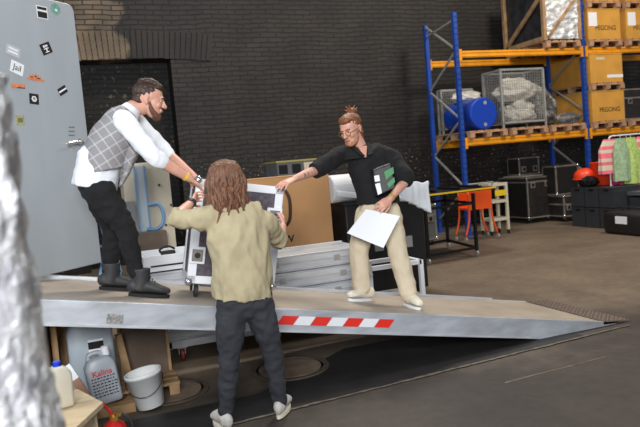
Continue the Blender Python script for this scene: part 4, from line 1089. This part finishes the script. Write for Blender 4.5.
def face_parts(c, Fm, s, root, brow=None):
    c = V(c); g = lambda x, y, z: c+Fm @ V((x*s, y*s, z*s))
    for sx in (-1, 1):
        b = MB(); b.ell(g(sx*.030,.0765,.010), (.011*s,.0075*s,.0055*s), Fm, 12, 8); ey = b.build('eye', M['eye'], root, smooth=True, world=True)
        b = MB(); b.ell(g(sx*.030,.083,.010), (.005*s,.0028*s,.005*s), Fm, 10, 6); b.build('pupil', M['dark'], ey, smooth=True, world=True)
        b = MB(); b.loft([g(sx*.014,.092,.028), g(sx*.030,.091,.033), g(sx*.046,.080,.028)], [(.003*s,.0035*s)]*3, tuple(Fm @ V((0,0,1))), 8, True, 2); b.build('eyebrow', brow or M['hairbrown'], root, smooth=True, world=True)
    b = MB(); b.loft([g(-.018,.0965,-.051), g(0,.0995,-.050), g(.018,.0965,-.051)], [(.004*s,.003*s)]*3, tuple(Fm @ V((0,0,1))), 8, True, 2); b.build('lips', mat('lip', sr(176,104,92), .5), root, smooth=True, world=True)
def hand(b, wrist, fdir, pn, thumb, curls=(25,25,25,25), s=1.0, spread=.0):
    """wrist point, finger direction, palm normal (the way the palm faces), thumb = side vector sign"""
    w0 = V(wrist); f = V(fdir).normalized(); pn = V(pn); pn = (pn-f*pn.dot(f)).normalized(); sd = f.cross(pn).normalized()*thumb
    b.loft([w0-f*.02*s, w0+f*.02*s, w0+f*.055*s, w0+f*.088*s], [(.026*s,.019*s), (.032*s,.016*s), (.040*s,.015*s), (.040*s,.012*s)], tuple(sd), 14, True, 2)
    ln = [.078, .086, .080, .062]; rad = [.0088, .009, .0085, .0075]
    for k in range(4):
        off = (1.5-k)*.021*s
        base_ = w0+f*(.086-.004*abs(k-1.2))*s+sd*off
        dr = (f+sd*(1.5-k)*(.06+spread)).normalized(); a = 0; pts = [base_-dr*.02*s, base_]; p = base_
        for j, fr in enumerate((.46, .30, .24)):
            a += R(curls[k])*(.8 if j == 0 else 1.0)
            d_ = dr*math.cos(a)+pn*math.sin(a); p = p+d_*ln[k]*fr*s; pts.append(p)
        r_ = rad[k]*s; b.loft(pts, [r_*1.05, r_*1.05, r_, r_*.92, r_*.75], tuple(sd), 10)
    tb = w0+f*.022*s+sd*.022*s
    d1 = (f*.62+sd*.62+pn*.35).normalized(); d2 = (f*.85+sd*.25+pn*.45).normalized()
    b.loft([tb, tb+d1*.038*s, tb+d1*.038*s+d2*.032*s, tb+d1*.038*s+d2*.056*s], [.014*s, .0115*s, .0095*s, .0075*s], tuple(pn), 10)
def arm(b, sh, el, wr, r=(.050,.044,.036,.038,.024), ref=(0,1,0)):
    sh, el, wr = V(sh), V(el), V(wr)
    b.loft([sh, sh.lerp(el,.5), el, el.lerp(wr,.35), wr], r, ref, 14, True, 3)
def leg(b, hip, kn, an, r=(.072,.058,.042,.040,.030)):
    hip, kn, an = V(hip), V(kn), V(an)
    b.loft([hip, hip.lerp(kn,.5), kn, kn.lerp(an,.35), an], r, (1,0,0), 16, True, 3)
def shoe(root, ank, toe_dir, L, up, m, sole_m, name='shoe', high=False, lace=None, hw=.045):
    """ank: point on the sole plane under the ankle; up: normal of the ground"""
    f = V(toe_dir); up = V(up).normalized(); f = (f-up*f.dot(up)).normalized(); sd = f.cross(up).normalized(); a = V(ank)
    g = lambda x, y, z: a+sd*x+f*y+up*z
    b = MB(); h = .022
    b.loft([g(0,-.055*L/.27,.045+h), g(0,0,.05+h), g(0,.07,.046+h), g(0,.13,.034+h), g(0,.175*L/.27,.026+h)], [(hw*.78,.045), (hw*.84,.050), (hw*.95,.042), (hw*1.05,.03), (hw*.82,.022)], tuple(sd), 18, True, 3)
    top = .19 if high else .085
    if high: b.loft([g(0,-.012,.04), g(0,-.004,.11), g(0,-.012,top)], [(.048,.062),(.048,.060),(.054,.066)], tuple(sd), 18, False, 3)
    else: b.loft([g(0,-.018,.04), g(0,-.012,top)], [(.036,.046),(.037,.044)], tuple(sd), 16, False, 2)
    o = b.build(name, m, root, world=True, remesh=.006, sm_it=3)
    out = []
    for k in range(28):
        t_ = 2*PI*k/28; y = math.cos(t_); x = math.sin(t_)
        yy = .058*L/.27+.132*y*L/.27; ww = hw*(.94+.10*y) if y > -.2 else hw*.84
        out.append(g(x*ww, yy, 0))
    b = MB(); b.prism(out, up*.022); b.build('sole', sole_m, o, world=True)
    if lace:
        b = MB()
        for k in range(5 if high else 4):
            y = .03+k*.022 if not high else .055+k*.016; z = (.105-k*.011 if not high else .13-k*.014)
            b.tube([g(-.024,y,z), g(0,y+.004,z+.008), g(.024,y,z)], .0035, 6)
        b.build('laces', lace, o, world=True)
    return o
RUP = V((RS, 0, 1)).normalized()

def person(label, loc): return thing('person', label, 'person', loc)

# ---- man in the vest, on the ramp, leaning forward over the case
fr = on_deck(103, 292); fr = V((.10, 4.86, deck_z(.10))); ff_ = V((.352, 4.62, deck_z(.352)))
pm = person('man in a grey plaid vest and white shirt bending forward high on the ramp', (.2, 4.75, deck_z(.2)))
Y = 4.75
hipR, hipL = at(99, 190, 4.66), at(97, 190, 4.86)
kR, kL = at(125, 227, 4.64), at(113, 229, 4.88)
aR = V((ff_.x-.0, ff_.y, ff_.z+.085)); aR.x = at(139, 270, 4.62).x-.0; aR = at(138, 279, 4.62); aL = at(109, 279, 4.86)
pel = at(97, 186, 4.76); wai = at(99, 168, 4.76); che = at(112, 140, 4.76); ups = at(126, 117, 4.76); nb = at(133, 108, 4.76)
shR, shL = at(124, 121, 4.57), at(130, 117, 4.95)
elR, wrR = at(154, 157, 4.50), at(190, 179, 4.56)
elL, wrL = at(163, 150, 4.95), at(195, 177, 4.74)
hc = at(149, 101, 4.76); HF = frame((1.0, -.16, -.28), (.2, 0, 1))
HS = 1.05
b = MB()
head(b, hc, HF, HS)
b.loft([nb-V((.03,0,.03)), nb, hc+HF @ V((0,-.025,-.05))], [(.062,.060), (.057,.056), (.052,.052)], (0,1,0), 16, True, 2)
b.loft([pel, wai, che, ups], [(.15,.11), (.14,.10), (.14,.10), (.10,.05)], (0,1,0), 20, True, 3)
arm(b, shR, elR, wrR, (.048,.044,.038,.040,.026)); arm(b, shL, elL, wrL)
leg(b, hipR, kR, aR); leg(b, hipL, kL, aL)
hand(b, wrR, at(201,187,4.60)-wrR, V((.15,.35,-1)), 1, (18,20,22,25), 1.0)
hand(b, wrL, at(204,186,4.74)-wrL, V((.1,-.2,-1)), -1, (18,20,22,25), 1.0)
b.build('body', M['skin'], pm, world=True, remesh=.0045, sm_it=2)
face_parts(hc, HF, HS, pm)
g = lambda x, y, z: hc+HF @ V((x*HS, y*HS, z*HS))
b = MB(); b.ell(g(0,-.026,.052), (.080*HS,.094*HS,.078*HS), HF, 20, 14); b.ell(g(0,.034,.094), (.056*HS,.050*HS,.026*HS), HF, 16, 10); b.ell(g(0,-.060,-.005), (.064*HS,.05*HS,.052*HS), HF, 16, 10)
b.loft([g(.0,.06,.10), g(.0,.0,.13), g(0,-.07,.11)], [(.05,.02),(.055,.02),(.05,.03)], tuple(HF @ V((1,0,0))), 14, True, 3)
b.build('hair', M['hairbrown'], pm, world=True, remesh=.006, sm_it=2, disp=(.004, 45, (1,1,1)))
b = MB()
b.ell(g(0,.064,-.092), (.036*HS,.034*HS,.032*HS), HF, 16, 10); b.loft([g(-.061,.010,-.015), g(-.054,.030,-.060), g(-.030,.060,-.088), g(.030,.060,-.088), g(.054,.030,-.060), g(.061,.010,-.015)], [.010,.018,.024,.024,.018,.010], (0,0,1), 12, True, 3)
b.ell(g(0,.094,-.038), (.028*HS,.008*HS,.007*HS), HF, 12, 8)
b.build('beard', M['beard'], pm, world=True, remesh=.006, sm_it=2, disp=(.003, 60, (1,1,1)))
# white shirt
b = MB()
b.loft([at(94,190,4.76), at(98,174,4.76), at(103,156,4.76), che, ups], [(.165,.150), (.165,.142), (.165,.135), (.17,.135), (.15,.10)], (0,1,0), 24, False, 3)
b.loft([at(74,183,4.77), at(82,170,4.77), at(88,156,4.77)], [(.10,.02), (.13,.05),(.14,.08)], (0,1,0), 16, True, 2)
for sh, el, wr, t_ in ((shR, elR, wrR, .10), (shL, elL, wrL, .1)):
    b.loft([sh.lerp(ups,.35), sh, sh.lerp(el,.5), el, el.lerp(wr,t_)], [.068,.074,.069,.060,.055], (0,1,0), 16, True, 3)
    q = el.lerp(wr, t_); d_ = (wr-el).normalized(); b.loft([q-d_*.02, q+d_*.025], [.060,.058], (0,1,0), 16, True)
b.loft([nb-V((.06,0,.07)), nb-V((.02,0,.02)), nb+V((.004,0,.006))], [(.12,.10),(.075,.072),(.064,.060)], (0,1,0), 18, False, 2)
b.build('shirt', M['shirtwhite'], pm, world=True, remesh=.008, sm_it=4, disp=(.009, 11, (1,1,1)))
# vest
b = MB()
b.loft([at(105,171,4.76), at(104,160,4.76), at(112,140,4.76), at(121,122,4.76), at(129,112,4.76)], [(.186,.145), (.184,.150), (.188,.152), (.165,.118), (.09,.075)], (0,1,0), 26, False, 3)
b.loft([at(120,186,4.70), at(127,170,4.72), at(131,155,4.74)], [(.05,.012),(.09,.03),(.12,.05)], (0,1,0), 12, True, 3)
v_ = b.build('vest', M['plaid'], pm, world=True, remesh=.008, sm_it=5, disp=(.004, 7, (1,1,1)))
# trousers
b = MB()
b.loft([at(94,179,4.76), at(99,192,4.76)], [(.155,.118), (.15,.11)], (0,1,0), 20, True, 2)
for hp, kn, an in ((hipR, kR, aR), (hipL, kL, aL)):
    b.loft([hp, hp.lerp(kn,.5), kn, kn.lerp(an,.4), kn.lerp(an,.78), kn.lerp(an,.92)], [(.098,.108),(.082,.094),(.064,.072),(.060,.068),(.048,.052),(.046,.048)], (0,1,0), 18, True, 3)
b.build('trousers', M['trblack'], pm, world=True, remesh=.008, sm_it=3, disp=(.011, 13, (1,1,1.4)))
for an, y in ((aR, 4.62), (aL, 4.86)):
    g_ = V((an.x+.0, y, deck_z(an.x)+.001))
    shoe(pm, g_, (1, -.06 if y < 4.7 else .05, 0), .28, RUP, M['boot'], M['sole'], 'boot', True, M['sole'], .05)
b = MB(); q = wrR.lerp(elR, .12); d_ = (wrR-elR).normalized(); b.loft([q-d_*.008, q+d_*.008], [.031,.031], (0,1,0), 18, False); b.build('wristband', M['yellow'], pm, world=True)

# ---- woman with her back to the camera
fL, fR = on(226, 424), on(284, 421)
fL = V((.69, 3.86, 0)); fR = V((1.045, 3.90, 0))
pw = person('woman with long brown hair and khaki shirt seen from behind on the floor', (.86, 3.86, 0))
aL, aR = at(226, 411, 3.83), at(280, 402, 3.87)
hipL, hipR = at(232, 303, 3.86), at(258, 302, 3.86)
kL, kR = at(229, 360, 3.82), at(272, 352, 3.85)
pel = at(246, 292, 3.87); wai = at(244, 270, 3.88); che = at(237, 232, 3.90); ups = at(234, 209, 3.90); nb = at(229, 202, 3.91)
shL, shR = at(207, 219, 3.90), at(263, 221, 3.90)
elL, wrL = at(176, 218, 4.00), at(193, 201, 4.22)
elR, wrR = at(279, 241, 4.08), at(283, 226, 4.32)
hc = at(227, 181, 3.93); HF = frame((.62, .85, -.02), (-.04, 0, 1)); HS = 1.0
b = MB(); head(b, hc, HF, HS)
b.loft([nb-V((0,0,.03)), nb, hc+V((0,-.02,-.05))], [(.055,.055), (.048,.05), (.047,.05)], (1,0,0), 16, True, 2)
b.loft([pel, wai, che, ups], [(.15,.10), (.125,.09), (.14,.09), (.10,.045)], (1,0,0), 20, True, 3)
arm(b, shL, elL, wrL, (.044,.040,.036,.036,.024)); arm(b, shR, elR, wrR, (.044,.040,.036,.036,.024))
leg(b, hipL, kL, aL); leg(b, hipR, kR, aR)
hand(b, wrL, at(199,190,4.45)-wrL, V((.6,.6,.1)), 1, (24,26,28,30), .95)
hand(b, wrR, at(285,212,4.52)-wrR, V((-1,.3,.0)), 1, (20,24,26,28), .95)
b.build('body', M['skin'], pw, world=True, remesh=.0045, sm_it=2)
face_parts(hc, HF, HS, pw)
g = lambda x, y, z: hc+HF @ V((x*HS, y*HS, z*HS))
b = MB(); random.seed(12)
b.ell(g(0,-.022,.038), (.094,.106,.094), HF, 22, 16); b.ell(g(0,-.035,-.01), (.092,.088,.085), HF, 18, 12)
b.loft([g(0,-.04,.02), g(0,-.055,-.07), g(.0,-.065,-.145)], [(.096,.078),(.108,.066),(.104,.045)], tuple(HF @ V((1,0,0))), 22, True, 3)
nS = 70
for i in range(nS):
    a = -2.15+4.3*i/(nS-1)          # around the back of the head
    ax, ay = math.sin(a), -math.cos(a)
    L0 = random.uniform(.125, .20)+(.06 if -1.6 < a < -.2 else 0); wv = random.uniform(.006,.016); ph = random.uniform(0,6)
    pts = []; j1, j2 = random.uniform(-.01,.01), random.uniform(-.018,.018)
    for k in range(7):
        t_ = k/6
        if k == 0: p = (ax*.02, ay*.03, .118)
        elif k == 1: p = (ax*.064, -.015+ay*.074, .102)
        elif k == 2: p = (ax*.094, -.018+ay*.096, .045)
        else:
            tt = (k-2)/4; p = (ax*(.096+.024*tt)+j1*tt+wv*math.sin(tt*7+ph), -.025+ay*(.090+.010*tt)+wv*math.sin(tt*6+i), .045-tt*(L0+.045)+j2*0)
        pts.append(g(*p))
    b.loft(pts, [.006,.011,.012,.012,.011,.009,.004], (0,0,1), 7, True, 3)
for i in range(9):   # strands falling over the left shoulder blade
    x0_ = -.095+.012*i; b.loft([g(x0_,-.07,-.05), g(x0_-.005,-.085,-.11), g(x0_-.02+.01*math.sin(i*2),-.10,-.16), g(x0_-.03+.014*math.sin(i*3),-.108,-.215)], [.010,.008,.006,.003], (1,0,0), 7, True, 3)
b.build('hair', M['hairlong'], pw, world=True, smooth=True)
# khaki shirt
b = MB()
b.loft([at(243,298,3.87), at(243,284,3.87), at(242,262,3.88), at(238,235,3.89), at(236,214,3.90), at(232,205,3.91)], [(.182,.150), (.180,.148), (.178,.142), (.190,.135), (.175,.10), (.08,.05)], (1,0,0), 26, False, 3)
for sh, el, wr in ((shL, elL, wrL), (shR, elR, wrR)):
    b.loft([sh.lerp(ups,.45), sh, sh.lerp(el,.5), el, el.lerp(wr,.22)], [.066,.074,.068,.060,.052], (0,1,0), 16, True, 3)
b.loft([nb-V((0,0,.03)), nb+V((0,0,.015))], [(.070,.066),(.060,.058)], (1,0,0), 16, True)
so = b.build('shirt', M['khaki'], pw, world=True, remesh=.008, sm_it=4, disp=(.017, 13, (1,1,.55)))
b = MB(); b.loft([at(216,204,3.88), at(228,209,3.835), at(243,205,3.87)], [(.010,.022),(.012,.024),(.010,.022)], (0,1,0), 10, True, 4); b.build('collar', M['khaki'], so, smooth=True, world=True)
b = MB()
b.loft([at(246,287,3.87), at(246,303,3.87)], [(.158,.118), (.168,.125)], (1,0,0), 20, True, 2)
for hp, kn, an in ((hipL, kL, aL), (hipR, kR, aR)):
    b.loft([hp, hp.lerp(kn,.5), kn, kn.lerp(an,.4), kn.lerp(an,.8), an], [(.096,.108),(.086,.092),(.064,.068),(.060,.064),(.050,.054),(.048,.050)], (1,0,0), 18, True, 3)
b.build('jeans', M['jeans'], pw, world=True, remesh=.008, sm_it=3, disp=(.010, 15, (1,1,1.5)))
shoe(pw, (aL.x-.01, aL.y, .0085), (-.22, 1, 0), .235, (0,0,1), M['sneaker'], M['shoecream'], 'sneaker', False, M['white'], .038)
shoe(pw, (aR.x+.0, aR.y, .0085), (.55, .85, 0), .235, (0,0,1), M['sneaker'], M['shoecream'], 'sneaker', False, M['white'], .038)
b = MB(); q = wrL.lerp(elL, .12); d_ = (wrL-elL).normalized(); b.loft([q-d_*.017, q+d_*.017], [(.030,.030)]*2, (0,1,0), 18, False); b.box(q+V((-.0,-.031,.004)), (.036,.008,.04)); b.build('wristwatch', M['blackmetal'], pw, world=True)

# ---- man in black shirt on the ramp
pb_ = person('man with a red brown hair bun, glasses and black shirt lower on the ramp', (2.14, 4.75, deck_z(2.14)))
Y = 4.85
fL = V((1.99, 4.86, 0)); fR = V((2.37, 4.62, 0))
aL, aR = at(362, 290, 4.88), at(409, 296, 4.66)
hipL, hipR = at(368, 212, 4.92), at(389, 211, 4.84)
kL, kR = at(359, 250, 4.88), at(398, 253, 4.74)
pel = at(379, 204, 4.88); wai = at(376, 190, 4.88); che = at(370, 170, 4.88); ups = at(364, 153, 4.87); nb = at(361, 149, 4.86)
shL, shR = at(341, 155, 4.90), at(390, 158, 4.84)      # L = image left = his right arm
elL, wrL = at(316, 170, 4.76), at(294, 179, 4.60)
elR, wrR = at(406, 180, 4.70), at(390, 199, 4.60)
hc = at(351, 130, 4.83); HF = frame((-.80, -.55, -.36), (-.12, 0, 1)); HS = 1.03
b = MB(); head(b, hc, HF, HS)
b.loft([nb-V((0,0,.03)), nb, hc+HF @ V((0,-.025,-.04))], [(.058,.058), (.053,.053), (.050,.050)], (1,0,0), 16, True, 2)
b.loft([pel, wai, che, ups], [(.14,.10), (.13,.09), (.14,.09), (.10,.045)], (1,0,0), 20, True, 3)
arm(b, shL, elL, wrL, (.046,.042,.036,.036,.024)); arm(b, shR, elR, wrR, (.046,.042,.036,.036,.024))
leg(b, hipL, kL, aL); leg(b, hipR, kR, aR)
hand(b, wrL, at(282,184,4.55)-wrL, V((-.2,.2,-1)), -1, (14,16,18,22), 1.0)
hand(b, wrR, at(380,207,4.57)-wrR, V((.1,.75,-.2)), 1, (22,22,24,28), 1.0)
b.build('body', M['skin'], pb_, world=True, remesh=.0045, sm_it=2)
face_parts(hc, HF, HS, pb_, M['hairred'])
g = lambda x, y, z: hc+HF @ V((x*HS, y*HS, z*HS))
b = MB(); b.ell(g(0,-.026,.048), (.082*HS,.095*HS,.082*HS), HF, 20, 14); b.ell(g(0,.022,.088), (.064*HS,.062*HS,.038*HS), HF, 16, 10); b.ell(g(0,-.06,-.005), (.066*HS,.05*HS,.06*HS), HF, 16, 10)
b.loft([g(.05,-.05,.0), g(.055,-.05,-.05), g(.05,-.055,-.09)], [.018,.015,.006], (0,0,1), 10, True, 2)
b.loft([g(-.05,-.05,.0), g(-.055,-.05,-.05), g(-.05,-.055,-.09)], [.018,.015,.006], (0,0,1), 10, True, 2)
hr = b.build('hair', M['hairred'], pb_, world=True, remesh=.006, sm_it=2, disp=(.005, 40, (1,1,1)))
b = MB(); bc = g(0,-.085,.115); b.ell(bc, (.042,.042,.036), None, 14, 10)
for k in range(9):
    a = k*2*PI/9; d_ = V((math.cos(a), .6*math.sin(a), .4*math.sin(a*2)+.6)); b.loft([bc, bc+d_*.032, bc+d_*.055], [.014,.009,.003], (0,0,1), 7)
b.build('hair_bun', M['hairred'], hr, world=True, smooth=True)
b = MB(); b.ell(g(0,.064,-.088), (.034*HS,.030*HS,.026*HS), HF, 16, 10); b.loft([g(-.056,.02,-.045), g(-.045,.042,-.072), g(-.022,.066,-.09), g(.022,.066,-.09), g(.045,.042,-.072), g(.056,.02,-.045)], [.012,.017,.021,.021,.017,.012], (0,0,1), 12, True, 3)
b.ell(g(0,.094,-.038), (.026*HS,.007*HS,.006*HS), HF, 12, 8)
b.build('beard', M['beardlight'], pb_, world=True, remesh=.006, sm_it=2, disp=(.003, 60, (1,1,1)))
gl = None
b = MB()
for sx in (-1, 1):
    b.tube([g(sx*.032+.022*math.cos(a), .098, .004+.018*math.sin(a)) for a in [2*PI*k/14 for k in range(15)]], .0022, 6)
    b.tube([g(sx*.054,.096,.008), g(sx*.072,.06,.01), g(sx*.078,-.01,.012)], .002, 6)
b.tube([g(-.010,.100,.008), g(.010,.100,.008)], .0022, 6)
b.build('glasses', M['brass'], pb_, world=True)
# black shirt
b = MB()
b.loft([at(378,203,4.88), at(377,192,4.88), at(373,175,4.88), at(368,160,4.88), at(364,152,4.87)], [(.182,.150), (.178,.145), (.185,.138), (.195,.12), (.14,.08)], (1,0,0), 26, False, 3)
b.loft([nb-V((0,-.01,.075)), nb-V((0,-.01,.03)), nb+V((0,.012,.030))], [(.185,.10),(.125,.09),(.064,.062)], (1,0,0), 22, False, 3)
b.loft([shL.lerp(ups,.4), shL, shL.lerp(elL,.5), elL, elL.lerp(wrL,.04)], [.070,.076,.072,.066,.070], (0,1,0), 16, True, 3)
b.loft([shR.lerp(ups,.4), shR, shR.lerp(elR,.5), shR.lerp(elR,.92)], [.074,.084,.084,.086], (0,1,0), 16, True, 3)
b.build('shirt', M['shirtblack'], pb_, world=True, remesh=.008, sm_it=4, disp=(.009, 11, (1,1,1)))
b = MB()   # open collar
for sx in (-1, 1):
    b.prism([nb+V((sx*.066-.012, -.01, .045)), nb+V((sx*.012-.012, -.118, -.060)), nb+V((sx*.052-.012, -.118, -.050)), nb+V((sx*.086-.012, -.055, .010))], (0, -.006, .004))
b.build('collar', M['shirtblack'], pb_, world=True)
b = MB(); q = nb+V((-.012, -.066, -.008)); b.prism([q+V((-.040, 0, .030)), q+V((.040, 0, .030)), q+V((.006, -.046, -.062)), q+V((-.006, -.046, -.062))], (0, .05, 0))
b.build('neck_opening', M['skin'], pb_, bevel=.006, smooth=True, world=True)
# trousers
b = MB()
b.loft([at(379,199,4.88), at(379,210,4.88)], [(.160,.120), (.168,.125)], (1,0,0), 20, True, 2)
for hp, kn, an in ((hipL, kL, aL), (hipR, kR, aR)):
    b.loft([hp, hp.lerp(kn,.5), kn, kn.lerp(an,.5), kn.lerp(an,.96)], [(.094,.104),(.090,.096),(.080,.084),(.076,.078),(.070,.072)], (1,0,0), 18, True, 3)
b.build('trousers', M['chino'], pb_, world=True, remesh=.008, sm_it=3, disp=(.012, 11, (1,1,.8)))
shoe(pb_, (aL.x+.02, aL.y, deck_z(aL.x+.02)+.002), (-1, -.35, 0), .27, RUP, M['shoecream'], M['white'], 'shoe', False, M['white'], .045)
shoe(pb_, (aR.x, aR.y+.03, deck_z(aR.x)+.002), (.02, -1, 0), .27, RUP, M['shoecream'], M['white'], 'shoe', False, M['white'], .045)
b = MB(); q = wrR.lerp(elR, .10); d_ = (wrR-elR).normalized(); b.loft([q-d_*.007, q+d_*.007], [.030,.030], (0,1,0), 18, False); b.build('wristband', mat('khaki band', sr(170,150,60), .6), pb_, world=True)
b = MB(); q = elL.lerp(wrL,.5); d_ = (wrL-elL).normalized()
Mtat = mat('tattoo ink', sr(120,96,92), .6)
for k, (o1, l_) in enumerate(((-.05,.03),(-.01,.035),(.03,.025))):
    c_ = q+d_*o1+V((0,-.0335,.0)); b.ell(c_, (.014,.003,.016), None, 10, 6)
b.build('tattoo', Mtat, pb_, world=True, smooth=True)

# what he holds
pc = [at(347,233,4.66), at(366,209,4.60), at(400,216,4.52), at(383.5,248,4.56)]
b = MB()
def pf(u, v):
    p = pc[0].lerp(pc[1], v).lerp(pc[3].lerp(pc[2], v), u); return p+V((0, .012*math.sin(u*3), 0))
b.grid(pf, 10, 10); tag(b.build('paper_sheet', M['paper'], solid=.0015), 'white sheet of paper held by the man in the black shirt', 'paper')
t = thing('black_pouch', 'black pouch with green and white print under the arm of the man in black', 'pouch', tuple(at(383,180,4.66)))
q0 = [at(373,170,4.66), at(391,163,4.62), at(396,188,4.58), at(378,196,4.62)]
b = MB(); b.prism(q0, (0,.07,0)); b.build('body', M['caseblack'], t, bevel=.01, world=True)
def quad(b, pts, Yo=4.60):
    n_ = (q0[1]-q0[0]).cross(q0[3]-q0[0]).normalized()
    if n_.y > 0: n_ = -n_
    ps = [onp(x, y, q0[0]+n_*.004, n_) for x, y in pts]; b.prism(ps, n_*.004)
Mg = mat('green print', sr(40,128,70), .5)
b = MB(); quad(b, [(384,172),(393,167),(394,173),(386,180)]); quad(b, [(387,184),(394,177),(395,182),(389,188)]); b.build('green_print', Mg, t, world=True)
b = MB(); quad(b, [(374,176),(379,175),(380,181),(375,182)]); quad(b, [(375,184),(380,183),(382,193),(378,195)]); b.build('white_print', M['paper'], t, world=True)
